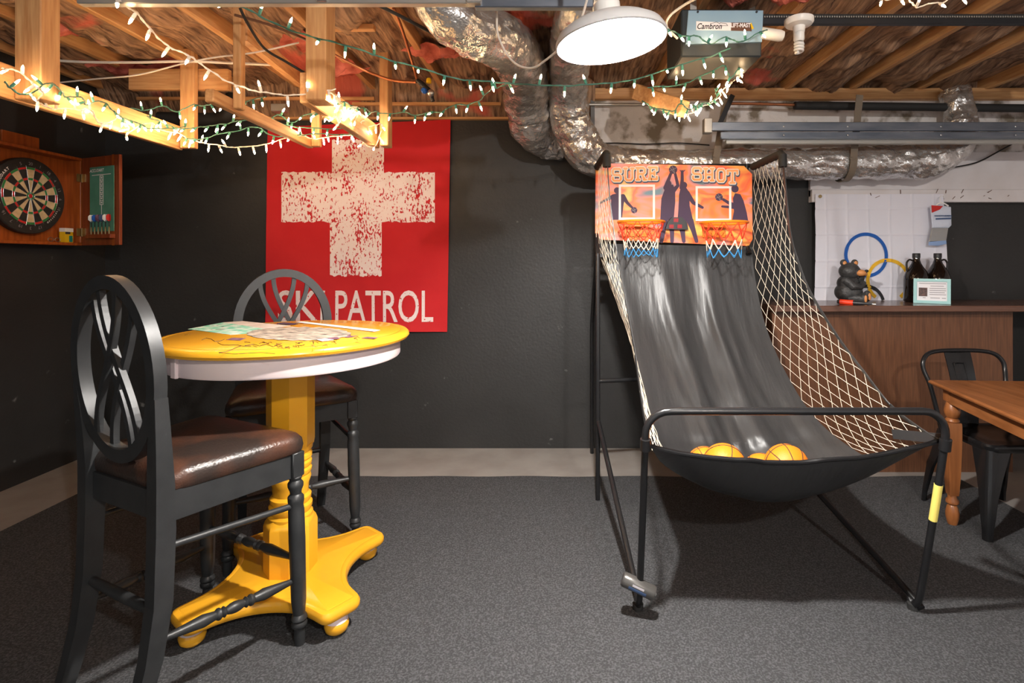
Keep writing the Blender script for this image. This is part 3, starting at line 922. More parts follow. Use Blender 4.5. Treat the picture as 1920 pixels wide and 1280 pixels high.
    decal('sticker', [(424, 637), (436, 633.2), (461, 634), (450, 638.6)], 'stick', .0003)
    decal('sticker', [(594, 638.2), (610, 635.4), (626, 638.5), (604, 641)], 'paper', .0024)
    decal('sticker', [(614, 635), (632, 633), (638, 636), (622, 638)], 'stick', .0028)
    decal('sticker', [(644, 632), (656, 628), (660, 630), (672, 628.5), (662, 631.5), (652, 633)], 'stick', .0003)
    decal('sticker', [(678, 634), (688, 631.5), (708, 632.5), (702, 635)], 'stick', .0003)
    inkm = MB(); rr = random.Random(5)
    def ink(pts):
        q = [G(a + rr.uniform(-1, 1), b + rr.uniform(-.5, .5), zt + .0006) for a, b in pts]
        inkm.tube(q, .0008, 4)
    ink([(378, 637), (386, 633), (396, 635), (404, 640), (412, 639), (420, 636)])
    ink([(408, 642), (416, 646), (430, 647), (446, 646), (456, 649), (470, 649)])
    ink([(410, 661), (424, 659), (436, 655), (444, 650), (452, 648)])
    ink([(410, 661), (440, 663), (470, 661), (490, 661), (516, 663)])
    ink([(460, 648), (476, 645), (488, 648), (500, 645), (512, 650), (520, 645)])
    for k in range(26):
        x = rr.uniform(455, 668); y = 655 - abs(x - 520) * .05 - rr.uniform(2, 14)
        ink([(x, y), (x + rr.uniform(3, 8), y + rr.uniform(-3, 3)), (x + rr.uniform(6, 12), y + rr.uniform(-2, 4))])
    inkm.build('ink_drawing', 'ink', top, False)
round_table()

# ---------------------------------------------------------------- bar along the back wall
def bar():
    t = thing('bar_cabinet', 'walnut laminate bar counter along the back wall', 'bar', (2.1, 3.5, 0))
    x0, x1, yf = 1.36, 2.865, 3.335
    MB().box(((x0 + x1) / 2, yf + .01, .505), (x1 - x0, .02, 1.01)).build('front_panel', 'laminate', t, False)
    for x in (x0 + .01, x1 - .01):
        MB().box((x, (yf + WB) / 2 + .01, .505), (.02, WB - yf - .03, 1.01)).build('side_panel', 'laminate', t, False)
    MB().box(((1.34 + 3.6) / 2, 3.502, 1.0285), (3.6 - 1.34, .505, .037), b=.003).build('worktop', 'laminate_x', t, False)
    MB().box((3.5, 3.5, .505), (.02, .30, 1.01)).build('side_panel', 'wall_black', t, False)
bar()
BT = 1.0472
def rings_flag():
    t = thing('flag', 'white flag with interlaced rings hung behind the bar', 'flag', (2.25, WB - .05, 1.05))
    x0, x1, z1, z0 = 1.80, 2.70, 1.782, 1.0474
    def sy(x, z): return WB - .072 + .008 * math.sin(x * 7 + z * 3) + .009 * fbm((x * 3, z * 3, 7)) - .004 * math.exp(-(((x - 1.80) % .15 - .075) / .006) ** 2) - .004 * math.exp(-(((z - 1.05) % .18 - .09) / .006) ** 2)
    m = MB()
    for off in (0, .003): m.grid(lambda u, v: Vector((x0 + (x1 - x0) * u + .012 * math.sin(v * 5) * u, sy(x0 + (x1 - x0) * u, z0 + (z1 - z0) * v) + off, z0 + (z1 - z0) * v)), 150, 120)
    m.build('cloth', 'white_cloth', t)
    def ring(px, py, rp, mat, a0, a1, off, wp=6.2):
        mb = MB(); n = 60; k = 3.70e-3
        c = P(px, py, 3.70)
        vs, fs = [], []
        for i in range(n + 1):
            a = R(a0 + (a1 - a0) * i / n)
            for r in (rp - wp / 2, rp + wp / 2):
                x = c.x + r * k * math.cos(a); z = c.z + r * k * math.sin(a)
                vs.append(Vector((x, sy(x, z) - off, z)))
        for i in range(n): fs.append((2 * i, 2 * i + 1, 2 * i + 3, 2 * i + 2))
        mb.add(vs, fs); mb.build('printed_ring', mat, t, False)
    ring(1621.5, 478, 39, 'ring_blue', 0, 360, .0065)
    ring(1662, 526, 38.5, 'ring_gold', -52, 232, .0075)
    ring(1619, 570, 34, 'ring_black', 14, 166, .0085)
    for x in (1.83,):
        MB().lathe([(.006, 0), (.012, 0), (.012, .002), (.006, .002)], 16, frame((x, WB - .085, 1.765), (1, 0, 0), (0, 0, 1))).build('grommet', 'brass', t)
rings_flag()

def packet():
    t = thing('hanging_packet', 'small white and blue packet on a hanger beside the flag', 'packet', P(1763, 462, 3.62))
    def q(px, py): return P(px, py, 3.63)
    def pillow(name, pts, mat, bul=.008):
        c = sum((q(*p) for p in pts), Vector()) / len(pts)
        m = MB(); rings = []
        for s, dy in ((.99, .004), (1, 0), (.93, -bul * .7), (.7, -bul), (.1, -bul * 1.1)):
            rings.append([c + (q(*p) - c) * s + Vector((0, dy, 0)) for p in pts])
        m.loops(rings); return m.build(name, mat, t)
    card = pillow('bag', [(1744, 386), (1762, 384), (1783, 388), (1784, 422), (1779, 427), (1748, 427)], 'pack')
    pillow('clear_pouch', [(1747, 427), (1778, 427), (1774, 452), (1742, 453)], 'pack_clear')
    pillow('blue_hem', [(1742, 453), (1774, 450), (1775, 457), (1758, 461), (1741, 460)], 'pack_blue')
    def flat(name, pts, mat, off):
        m = MB(); vs = [q(*p) + Vector((0, -off, 0)) for p in pts]; m.add(vs, [tuple(range(len(vs)))]); m.build(name, mat, card, False)
    flat('red_corner', [(1744, 385), (1766, 386.5), (1760, 393), (1745, 399)], 'db_red', .012)
    tx = MB(); fr = frame(q(1766, 405) + Vector((0, -.012, 0)), (1, 0, 0), (0, 0, 1))
    add_text(tx, 'HANDWARMERS', .0155, fr, bold=.0006)
    tx.build('lettering', 'label_blue', card, False)
    flat('blue_line', [(1752, 409), (1781, 408), (1781, 411), (1752, 412)], 'label_blue', .012)
    hk = MB(); hk.tube([q(1754, 386), q(1759, 382), q(1764, 380), q(1772, 382), q(1778, 386)], .005, 8)
    hk.tube([q(1764, 381) , q(1762, 372), q(1764, 367), q(1769, 367), q(1769, 371)], .0022, 6)
    hk.build('hanger', 'white', t)
packet()

def bear():
    b = Vector((0, 0, 0)); base = G(1595, 567, BT)
    t = thing('bear_figurine', 'black carved bear figurine sitting on the bar', 'figurine', base)
    k = 3.62e-3
    def at(dx, dy, dz): return base + Vector((dx * k, dy * k, dz * k))
    m = MB()
    m.sphere(at(-4, 0, 19), (24 * k, 20 * k, 18.9 * k), 24, 14)
    m.sphere(at(-5, 0, 35), (19 * k, 16 * k, 16 * k), 20, 12)
    m.tube([at(-16, -12, 42), at(-6, -19, 30), at(8, -18, 30), at(15, -14, 37)], [7.5 * k, 7.5 * k, 6 * k, 5 * k], 12)
    m.tube([at(8, 6, 42), at(16, -4, 40), at(15, -12, 52)], [6 * k, 6 * k, 5 * k], 12)
    m.tube([at(0, -12, 9), at(14, -14, 10), at(20, -14, 12)], [8.5 * k, 9 * k, 8 * k], 12)
    m.tube([at(-8, -8, 9.6), at(10, -20, 8)], [9 * k, 7 * k], 12)
    m.sphere(at(21, -15, 12.5), (7 * k, 6 * k, 10.5 * k), 14, 10)
    m.sphere(at(12, -22, 9), (6 * k, 4 * k, 8 * k), 14, 10)
    m.build('body', 'bear', t)
    hd = MB(); hd.sphere(at(-4, -3, 57), (18 * k, 16 * k, 15.5 * k), 24, 14)
    hd.sphere(at(4, -10, 55), (10 * k, 10 * k, 9 * k), 16, 10)
    head = hd.build('head', 'bear', t)
    for dx in (-14, 6):
        e = MB(); e.sphere(at(dx, -2, 72), (6.2 * k, 4 * k, 6.2 * k), 14, 8); ear = e.build('ear', 'bear', head)
        MB().sphere(at(dx + .5, -5.2, 71.5), (3.6 * k, 1.6 * k, 3.6 * k), 12, 8).build('inner_ear', 'bear_tan', head)
    MB().sphere(at(9, -17, 54), (9 * k, 8 * k, 6 * k), 16, 10).build('muzzle', 'bear_tan', head)
    MB().sphere(at(16, -22, 57.5), (3.4 * k, 3 * k, 2.6 * k), 12, 8).build('nose', 'plastic_black', head)
    MB().sphere(at(17, -16, 52), (4 * k, 3 * k, 3.4 * k), 12, 8).build('paw', 'bear_tan', t)
    for dx in (-3, 6): MB().sphere(at(dx, -16.5, 61.5), 1.3 * k, 8, 6).build('eye', 'plastic_black', head)
    for dx, dz, dy in ((22, 12, -21), (12.5, 8.5, -25.5)): MB().sphere(at(dx, dy, dz), (2.6 * k, 1.4 * k, 6.5 * k), 12, 8).build('foot_pad', 'bear_tan', t)
bear()

def torch():
    a = G(1570, 570, BT) + Vector((0, 0, .0165)); b = G(1643, 573.5, BT) + Vector((0, 0, .010))
    t = thing('handheld_lighter', 'orange-red and black handheld tool lying before the bear', 'tool', a - Vector((0, 0, .0165)))
    d = b - a
    MB().tube([a, a + d * .05, a + d * .08], [.012, .014, .0150], 14).build('end_cap', 'plastic_black', t)
    MB().tube([a + d * .07, a + d * .42], .0162, 16).build('grip', 'orange_red', t)
    MB().tube([a + d * .42, a + d * .62, a + d * .72, a + d * .9], [.013, .012, .008, .0065], 12).build('neck', 'plastic_black', t)
    MB().tube([a + d * .9, a + d], [.005, .0045], 10).build('nozzle', 'steel', t)
torch()

def growler(px, label, hand):
    base = G(px, 566, BT)
    t = thing('glass_jug', label, 'jug', base, 'dark glass jugs on the bar')
    k = 1.16
    T = Matrix.Translation(base)
    prof = [(.058, 0), (.063, .006), (.064, .02), (.064, .125), (.062, .145), (.052, .175), (.036, .20), (.024, .222), (.0185, .240), (.018, .262)]
    MB().lathe([(r * k, z * k) for r, z in prof], 32, T).build('body', 'amber', t)
    MB().lathe([(.0195 * k, .252 * k), (.020 * k, .256 * k), (.020 * k, .276 * k), (.018 * k, .279 * k)], 24, T).build('cap', 'plastic_black', t)
    s = hand
    MB().tube(spline([base + Vector((s * x * k, -.0, z * k)) for x, z in ((.022, .238), (.040, .242), (.054, .226), (.055, .20), (.052, .178), (.044, .186))], 5), .0052 * k, 10).build('handle', 'amber', t)
    lb = MB(); lb.box(base + Vector((.035, -.071, .065)), (.02, .002, .03)); 
    return t
g1 = growler(1718, 'dark brown glass jug with its handle on the left', -1)
g2 = growler(1758, 'dark brown glass jug with its handle on the right', 1)
def certificate():
    a, b = G(1713, 567.5, BT), G(1783, 570.5, BT)
    t = thing('framed_certificate', 'small aqua framed certificate leaning against the jugs', 'picture frame', (a + b) / 2)
    x = (b - a).normalized(); up = Vector((0, .10, 1)).normalized()
    w, h = (b - a).length, .158
    F = frame(a, x, up)                   # local z faces the room (towards -y)
    if F.to_3x3().col[2].y > 0: F = frame(b, -x, up)
    fr = MB()
    for c, s in (((w / 2, .009), (w, .018)), ((w / 2, h - .009), (w, .018)), ((.009, h / 2), (.018, h - .036)), ((w - .009, h / 2), (.018, h - .036))):
        fr.prism([(c[0] - s[0] / 2, c[1] - s[1] / 2), (c[0] + s[0] / 2, c[1] - s[1] / 2), (c[0] + s[0] / 2, c[1] + s[1] / 2), (c[0] - s[0] / 2, c[1] + s[1] / 2)], .016, F)
    fr.build('frame', 'aqua', t, False)
    def rect(mb, x0, y0, x1, y1, z): mb.prism([(x0, y0), (x1, y0), (x1, y1), (x0, y1)], .0008, F @ Matrix.Translation((0, 0, z)))
    pp = MB(); rect(pp, .016, .016, w - .016, h - .016, .006); paper = pp.build('paper', 'paper', t, False)
    pr = MB()
    for x0, x1, y in ((.03, .20, .126), (.09, .16, .110), (.085, .17, .095), (.085, .18, .082), (.085, .165, .069), (.085, .18, .056), (.09, .14, .034), (.05, .065, .034), (.15, .19, .034)):
        rect(pr, x0, y, min(x1, w - .025), y + .004, .0074)
    pr.build('text_line', 'greyprint', paper, False)
    im = MB(); rect(im, .028, .045, .074, .100, .0074); im.build('printed_picture', 'brownprint', paper, False)
certificate()

# ---------------------------------------------------------------- arcade basketball game
def game():
    t = thing('basketball_game', 'two-hoop arcade basketball game with black ramp and side nets', 'arcade game', (0.83, 2.4, 0.008))
    TR = .0125
    FZ = .024
    xl, xr = .314, 1.352
    yb, yt = 2.0, 1.835           # foot and top bar distances
    # front bar with both legs and the backward struts: one bent tube each side plus the top bar
    zt = .803
    rc = .085
    def leg(x, rear, name):
        s = 1
        pts = [(x, yt + .015, zt - .12), (x, yt + .06, .45), (x, yb - .03, .10), (x, yb - .004, .04), (x, yb + .012, FZ), (x, yb + .034, .034), (x, yb + .08, .06), rear]
        return MB().tube(spline(pts, 6), TR, 12).build(name, 'tube', t)
    lA = leg(xl, (.24, 2.93, .44), 'front_leg')
    lB = leg(xr, (1.10, 3.09, .44), 'front_leg')
    for x in (xl, xr): MB().lathe([(.014, 0.0089), (.020, .0105), (.020, .030), (.014, .033)], 14, Matrix.Translation((x, yb + .012, 0))).build('foot_cap', 'rubber', t)
    pts = [(xl, yt + .015, zt - .13)]
    for k in range(7):
        a = PI - k * PI / 12
        pts.append((xl + rc + rc * math.cos(a), yt + .010 - .010 * k / 6, zt - rc + rc * math.sin(a)))
    for k in range(7):
        a = PI / 2 - k * PI / 12
        pts.append((xr - rc + rc * math.cos(a), yt - .0 + .010 * k / 6, zt - rc + rc * math.sin(a)))
    pts.append((xr, yt + .015, zt - .13))
    MB().tube(pts, TR * 1.05, 12).build('front_bar', 'tube', t)
    for x in (xl, xr): MB().tube([(x, yt + .014, .665), (x, yt + .008, .705)], TR * 1.5, 14).build('collar', 'tube', t)
    # sticker on the right leg
    lp = [p for p in spline([(xr, yt + .015, zt - .12), (xr, yt + .06, .45), (xr, yb - .03, .10), (xr, yb - .004, .04)], 24) if .385 < p.z < .535]
    m = MB(); m.tube(lp, TR * 1.10, 14); m.build('yellow_label', 'label_yellow', t)
    # battery-tube hanging on the left leg
    c = P(1197, 1098, 1.955); d = Vector((.105, -.02, -.040)).normalized()
    cy = MB().tube([c - d * .062, c - d * .056, c + d * .056, c + d * .062], [.022, .026, .026, .022], 20).build('foot_roller', 'plastic_grey', t)
    MB().sphere(c + d * .064, (.006, .006, .008), 10, 8).build('end_screw', 'steel', cy)
    u = Vector((0, -1, .25)); u = (u - d * u.dot(d)).normalized(); v = d.cross(u)
    if v.z < 0: v = -v
    fr = frame(c + u * .0262, d, v)
    def curved(nm, x0, x1, a0, a1, mat):
        q = MB(); q.grid(lambda s, w: c + d * (x0 + (x1 - x0) * s) + (u * math.cos(a0 + (a1 - a0) * w) + v * math.sin(a0 + (a1 - a0) * w)) * .0266, 6, 6); return q.build(nm, mat, cy)
    curved('blue_label', -.035, .032, R(-46), R(-18), 'label_blue')
    curved('white_label', -.024, .020, R(-10), R(6), 'greyprint')
    # back posts
    for x, xx, yp in ((.237, .256, 2.93), (1.10, 1.10, 3.09)):
        MB().tube([(x, yp, .009), (x, yp, 1.36), (x + .005, max(yp, 3.04) + .05, 1.50)], TR, 12).build('post', 'tube', t)
        MB().tube([(xx, 3.66, .001), (xx, 3.66, .9), (xx, 3.45, 1.15), (x + .004, 3.02, 1.38)], TR * .95, 12).build('rear_leg', 'tube', t)
        MB().tube([(x + .004, 3.02, 1.36), (x + .006, 3.075, 1.42), (x + .01, 3.085, 1.88)], TR, 12).build('post', 'tube', t)
    MB().tube([(.237, 2.93, .66), (1.10, 3.09, .66)], TR, 12).build('cross_bar', 'tube', t)
    MB().tube([(.26, 3.085, 1.87), (1.15, 3.085, 1.87)], TR, 12).build('cross_bar', 'tube', t)
    MB().box((.30, 2.98, 1.35), (.12, .05, .018)).build('bracket', 'plastic_black', t, False)
    # backboard
    YB = 3.05
    def b2(px, py): return P(px, py, YB)
    outl = [(1117, 318), (1128, 306), (1395, 311), (1410, 326), (1411, 448), (1404, 461), (1128, 449), (1116, 440)]
    pts2 = [(b2(*p).x, b2(*p).z) for p in outl]
    bb = MB().prism(pts2, .012, frame((0, YB + .012, 0), (1, 0, 0), (0, 0, 1))).build('backboard', 'backboard', t, False)
    def Q(px, py, off): 
        p = P(px, py, YB); p.y = YB - off; return p
    def poly(mb, pts, off, mi=0):
        vs = [Q(a, b, off + .000025 * (len(mb.f) % 19)) for a, b in pts]; mb.add(vs, [tuple(range(len(vs)))], mi)
    def stroke(mb, pts, ws, off):
        for i in range(len(pts) - 1):
            (x0, y0), (x1, y1) = pts[i], pts[i + 1]
            w0, w1 = (ws[i], ws[i + 1]) if isinstance(ws, (list, tuple)) else (ws, ws)
            L_ = math.hypot(x1 - x0, y1 - y0) or 1
            nx, ny = -(y1 - y0) / L_, (x1 - x0) / L_
            poly(mb, [(x0 + nx * w0 / 2, y0 + ny * w0 / 2), (x1 + nx * w1 / 2, y1 + ny * w1 / 2), (x1 - nx * w1 / 2, y1 - ny * w1 / 2), (x0 - nx * w0 / 2, y0 - ny * w0 / 2)], off)
        for (x, y), w in zip(pts, ws if isinstance(ws, (list, tuple)) else [ws] * len(pts)):
            disc(mb, x, y, w / 2, off)
    def disc(mb, x, y, r, off, n=14): poly(mb, [(x + r * math.cos(2 * PI * k / n), y + r * math.sin(2 * PI * k / n)) for k in range(n)], off)
    O = .0012
    sil = MB()
    def player(parts, head, hr):
        nonlocal sil
        for pts, ws in parts: stroke(sil, pts, ws, O)
        disc(sil, head[0], head[1], hr, O)
    def player_done(x, y, r):
        nonlocal sil
        disc(sil, x, y, r, O) if r else None
        pl = sil.build('player_print', 'silhouette', bb, False); sil = MB()
        if not r: return
        ln = MB()
        for a, b in (((-.9, .3), (.9, -.5)), ((-.3, -.9), (.4, .9)), ((-.8, -.5), (.3, .9))):
            stroke(ln, [(x + a[0] * r, y + a[1] * r), (x + (a[0] + b[0]) * .5 * r + .8, y + (a[1] + b[1]) * .5 * r), (x + b[0] * r, y + b[1] * r)], .6, .0018)
        ln.build('ball_line_print', 'greyprint', bb, False)
    # shooter in the middle, jumping with both arms up
    poly(sil, [(1240, 372), (1247, 353), (1254, 346), (1262, 346), (1266, 357), (1266, 380), (1263, 412), (1238, 412), (1239, 390)], O)
    player([([(1248, 352), (1254, 335), (1259, 322)], [9, 6, 5]), ([(1262, 358), (1271, 348), (1266, 326)], [9, 6, 5]), ([(1246, 410), (1243, 436), (1240, 452)], [13, 9, 7]), ([(1258, 410), (1260, 436), (1260, 452)], [12, 8, 7])], (1253, 344), 6)
    player_done(1262, 318, 8)
    # defender
    poly(sil, [(1273, 365), (1276, 352), (1284, 348), (1292, 360), (1293, 385), (1297, 402), (1300, 416), (1270, 416), (1272, 390)], O)
    player([([(1278, 352), (1279, 336), (1279, 322)], [8, 6, 5]), ([(1288, 362), (1300, 380), (1317, 389)], [10, 7, 5]), ([(1276, 414), (1280, 436), (1282, 452)], [13, 9, 7]), ([(1294, 414), (1300, 432), (1306, 452)], [13, 9, 7])], (1282, 347), 6.5)
    for k in range(4): stroke(sil, [(1279, 324), (1275 + 3 * k, 319)], 1.6, O)
    player_done(0, 0, 0)
    # left dribbler
    poly(sil, [(1146, 372), (1150, 364), (1160, 362), (1172, 368), (1169, 385), (1166, 412), (1148, 412), (1145, 396)], O)
    player([([(1150, 368), (1138, 374), (1126, 380)], [8, 5, 4]), ([(1168, 368), (1176, 380), (1187, 391)], [9, 6, 4])], (1157, 357), 6)
    player_done(1189, 394, 6)
    # right player
    poly(sil, [(1374, 372), (1378, 362), (1388, 364), (1394, 376), (1400, 398), (1403, 416), (1372, 416), (1376, 396)], O)
    player([([(1378, 386), (1366, 380), (1356, 374)], [9, 6, 5]), ([(1378, 388), (1366, 388), (1354, 387)], [8, 5, 4])], (1378, 354), 7)
    player_done(1348, 369.5, 7.2)
    # white target squares
    for (x0, y0, x1, y1) in ((1160, 346, 1228, 412), (1304, 349, 1371, 414)):
        w = 4.2; sq = MB()
        for r in ((x0, y0, x1, y0 + w), (x0, y1 - w, x1, y1), (x0, y0 + w, x0 + w, y1 - w), (x1 - w, y0 + w, x1, y1 - w)):
            poly(sq, [(r[0], r[1]), (r[2], r[1]), (r[2], r[3]), (r[0], r[3])], .0022)
        sq.build('target_square', 'white', bb, False)
    # SURE SHOT in slab letters
    GL = {'S': [[(1, .28), (1, .1), (.85, 0), (.15, 0), (0, .12), (0, .38), (.15, .5), (.85, .52), (1, .64), (1, .88), (.85, 1), (.15, 1), (0, .88), (0, .72)]],
          'U': [[(.1, 0), (.1, .84), (.28, 1), (.72, 1), (.9, .84), (.9, 0)], [(-.05, 0), (.25, 0)], [(.75, 0), (1.05, 0)]],
          'R': [[(.12, 1), (.12, 0), (.75, 0), (.92, .12), (.92, .38), (.75, .5), (.12, .5)], [(.6, .5), (.92, 1)], [(-.05, 0), (.2, 0)], [(-.05, 1), (.3, 1)], [(.8, 1), (1.08, 1)]],
          'E': [[(.95, .22), (.95, 0), (.12, 0), (.12, 1), (.95, 1), (.95, .78)], [(.12, .5), (.65, .5)], [(.65, .36), (.65, .64)], [(-.05, 0), (.2, 0)], [(-.05, 1), (.2, 1)]],
          'H': [[(.12, 0), (.12, 1)], [(.88, 0), (.88, 1)], [(.12, .5), (.88, .5)], [(-.05, 0), (.29, 0)], [(-.05, 1), (.29, 1)], [(.71, 0), (1.05, 0)], [(.71, 1), (1.05, 1)]],
          'O': [[(.25, 0), (.75, 0), (.95, .18), (.95, .82), (.75, 1), (.25, 1), (.05, .82), (.05, .18), (.25, 0)]],
          'T': [[(0, .26), (0, 0), (1, 0), (1, .26)], [(.5, 0), (.5, 1)], [(.28, 1), (.72, 1)]]}
    def word(s, boxes):
        for ch, (x, y, w, h) in zip(s, boxes):
            l0, l1, l2 = MB(), MB(), MB()
            for st in GL[ch]:
                p = [(x + a * w, y + b * h) for a, b in st]
                stroke(l0, [(a + 1.2, b + 1.8) for a, b in p], 8.2, .0026)
                stroke(l1, p, 6.8, .0032)
                stroke(l2, p, 4.2, .0038)
            l0.add(l1.v, l1.f, 1); l0.add(l2.v, l2.f, 2)
            l0.build('letter', ['shadowprint', 'white', 'letter'], bb, False)
    word('SURE', [(1149, 317, 15, 22), (1171, 316, 16, 22), (1194, 315, 16, 22), (1217, 314, 15, 22)])
    word('SHOT', [(1299, 315, 15, 22), (1321, 316.5, 16, 22), (1344, 318, 15, 22), (1364, 320, 18, 23)])
    # score unit
    su = MB(); a = [(1246, 430), (1250, 417), (1258, 408), (1276, 408), (1286, 418), (1288, 431)]
    su.prism([(P(x, y, YB).x, P(x, y, YB).z) for x, y in a], .03, frame((0, YB - .001, 0), (1, 0, 0), (0, 0, 1)))
    sc = su.build('score_unit', 'plastic_black', t, False)
    for (x, y) in ((1265, 413.5), (1256.5, 425), (1272, 425)):
        q = P(x, y, YB); MB().box((q.x, YB - .032, q.z), (.026, .004, .021)).build('score_window', 'display', sc, False)
    # hoops and nets
    for (px, py) in ((1202, 416), (1357.5, 417.5)):
        c = P(px, py, 2.86); r = .1225
        hp = MB(); hp.tube([(c.x + r * math.cos(k * PI / 20), c.y + r * math.sin(k * PI / 20), c.z) for k in range(40)], .0065, 8, closed=True)
        hp.box((c.x, c.y + r + .03, c.z - .012), (.12, .06, .008)); hp.box((c.x, YB - .006, c.z - .035), (.13, .012, .07))
        hoop = hp.build('hoop', 'hoop', t)
        n = 10
        tiers = [(0.0, 1.0), (-.045, .88), (-.095, .78), (-.145, .72), (-.185, .74)]
        def nd(i, j):
            a2 = 2 * PI * (i + .5 * (j % 2)) / n; dz, s = tiers[j]
            return Vector((c.x + r * s * math.cos(a2), c.y + r * s * math.sin(a2), c.z + dz + .006 * math.sin(i * 2.1 + j)))
        nets = {'net_red': MB(), 'net_white': MB(), 'net_blue': MB()}
        for j in range(4):
            key = 'net_red' if j < 2 else ('net_white' if j == 2 else 'net_blue')
            for i in range(n):
                a2, b3 = nd(i, j), None
                lo = (nd(i, j + 1), nd(i - 1, j + 1)) if j % 2 == 0 else (nd(i, j + 1), nd(i + 1, j + 1))
                for q in lo:
                    mid = (a2 + q) / 2 + Vector((0, 0, -.004))
                    nets[key].tube([a2, mid, q], .0024, 5)
        for key, mbb in nets.items(): mbb.build('hoop_net', key, hoop)
    # canvas ramp
    Lr = [(.245, 3.046, 1.42), (.30, 3.045, 1.286), (.37, 2.95, 1.02), (.42, 2.81, .84), (.44, 2.66, .705), (.45, 2.56, .626), (.455, 2.435, .563), (.46, 2.3, .524), (.455, 2.17, .505), (.40, 2.02, .56), (.335, 1.87, .672)]
    Rr = [(1.132, 3.046, 1.40), (1.135, 3.045, 1.286), (1.15, 2.95, 1.02), (1.165, 2.81, .84), (1.185, 2.66, .705), (1.205, 2.56, .626), (1.23, 2.435, .563), (1.265, 2.3, .524), (1.30, 2.17, .512), (1.325, 2.02, .585), (1.345, 1.87, .690)]
    sag = [0, .0, .03, .04, .05, .06, .085, .13, .165, .15, .065]
    Ls, Rs = spline(Lr, 5), spline(Rr, 5); n = len(Ls)
    def sg(i):
        f = i / (n - 1) * (len(sag) - 1); k = min(int(f), len(sag) - 2); return sag[k] + (sag[k + 1] - sag[k]) * (f - k)
    def cv(off):
        def f(u, v):
            i = min(n - 1, int(round(v * (n - 1))))
            a, b = Ls[i], Rs[i]
            p = a * (1 - u) + b * u
            s = sg(i) * (math.sin(PI * u) ** .8)
            p = p + Vector((0, 0, -s)) + Vector((0, -.25 * s if v < .6 else 0, 0))
            amp = .034 * math.sin(PI * u) * min(1.0, 4 * v) * (1 - .45 * v)
            fold = math.sin(u * 19 + 2.4 * fbm((u * 3, v * 1.6, 3)) + 2.2 * v) + .8 * fbm((u * 9, v * 2.2, 8))
            p += Vector((0, -amp * .55 * fold, amp * .40 * fold))
            return p + Vector((0, off * .6, -off))
        return f
    m = MB(); m.grid(cv(0), 60, n - 1); m.build('ramp_sheet', 'canvas', t)
    m = MB(); hem = [cv(0)(u / 40, 1.0) for u in range(41)]
    m.tube([Vector((xl, yt + .013, .685))] + hem + [Vector((xr, yt + .013, .70))], .008, 8); m.build('front_hem', 'tube', t)
    # straps that hold the net to the leg on the right
    m = MB(); m.beam((1.352, 1.86, .70), (1.30, 2.05, .655), .006, .035); m.build('strap', 'canvas', t, False)
    # side straps (outer edges of the nets) and the fabric arms at the top
    Lo = [(.267, 2.73, 1.875), (.280, 2.70, 1.63), (.307, 2.65, 1.376), (.330, 2.52, 1.16), (.345, 2.36, .98), (.343, 2.2, .85), (.340, 2.06, .75), (.335, 1.95, .705), (.316, 1.86, .69)]
    Ro = [(1.166, 2.73, 1.875), (1.18, 2.68, 1.478), (1.20, 2.61, 1.29), (1.215, 2.53, 1.166), (1.25, 2.36, .987), (1.28, 2.20, .856), (1.31, 2.08, .756), (1.335, 1.963, .709), (1.352, 1.86, .69)]
    for E in (Lo, Ro):
        m = MB(); pts3 = spline(E, 6)
        for i in range(len(pts3) - 1): m.beam(pts3[i], pts3[i + 1], .004, .022, up=(0, 1, .3))
        m.build('edge_strap', 'canvas', t, False)
    for x0, x1 in ((.245, .267), (1.135, 1.166)):
        m = MB(); m.tube([(x0, 3.05, 1.858), (x1, 2.75, 1.872), (x1, 2.73, 1.86), (x1, 2.726, 1.80)], .021, 12); m.build('fabric_arm', 'rubber', t)
    # diamond side nets
    def side_net(inner, outer, name, nu, nv, sag_x, label=None):
        I, O2 = spline(inner, 10), spline(outer, 10)
        def res(a, v):
            # arc-length lookup
            d = [0]
            for k in range(len(a) - 1): d.append(d[-1] + (a[k + 1] - a[k]).length)
            s = v * d[-1]
            for k in range(len(d) - 1):
                if s <= d[k + 1]:
                    f = (s - d[k]) / max(1e-9, d[k + 1] - d[k]); return a[k] * (1 - f) + a[k + 1] * f
            return a[-1]
        def pt(u, v):
            p = res(I, v) * (1 - u) + res(O2, v) * u
            return p + Vector((sag_x * math.sin(PI * u) * math.sin(PI * min(1, v * 1.1)), 0, -.01 * math.sin(PI * u))) + Vector((.006 * fbm((u * 5, v * 20, 1)), .006 * fbm((u * 5, v * 20, 5)), .004 * fbm((u * 5, v * 20, 9))))
        m = MB()
        # two families of diagonal cords
        for fam in (1, -1):
            for k in range(-nu, nv + nu + 1):
                pts4 = []
                steps = nu * 2
                for j in range(steps + 1):
                    u = j / steps
                    v = (k + (fam * u * nu if fam > 0 else nu + fam * u * nu - nu)) / nv
                    if 0 <= v <= 1: pts4.append(pt(u, v))
                if len(pts4) >= 2: m.tube(pts4, .0012, 5)
        return m.build(name, 'net_white', t)
    inR = [(1.135, 3.04, 1.85), (1.134, 3.042, 1.60), (1.132, 3.045, 1.40)] + [Rr[k] for k in range(2, 9)]
    side_net(inR, Ro, 'side_net', 7, 16, .03)
    inL = [(.250, 3.04, 1.85), (.247, 3.042, 1.60), (.245, 3.045, 1.40)] + [Lr[k] for k in range(2, 9)]
    side_net(inL, Lo, 'side_net', 7, 16, -.01)
    # the balls in the trough
    labs = ['orange mini basketball at the left end of the trough', 'large orange mini basketball left of centre in the trough', 'orange mini basketball sunk low in the middle of the trough', 'orange mini basketball with black seams on the right of the trough']
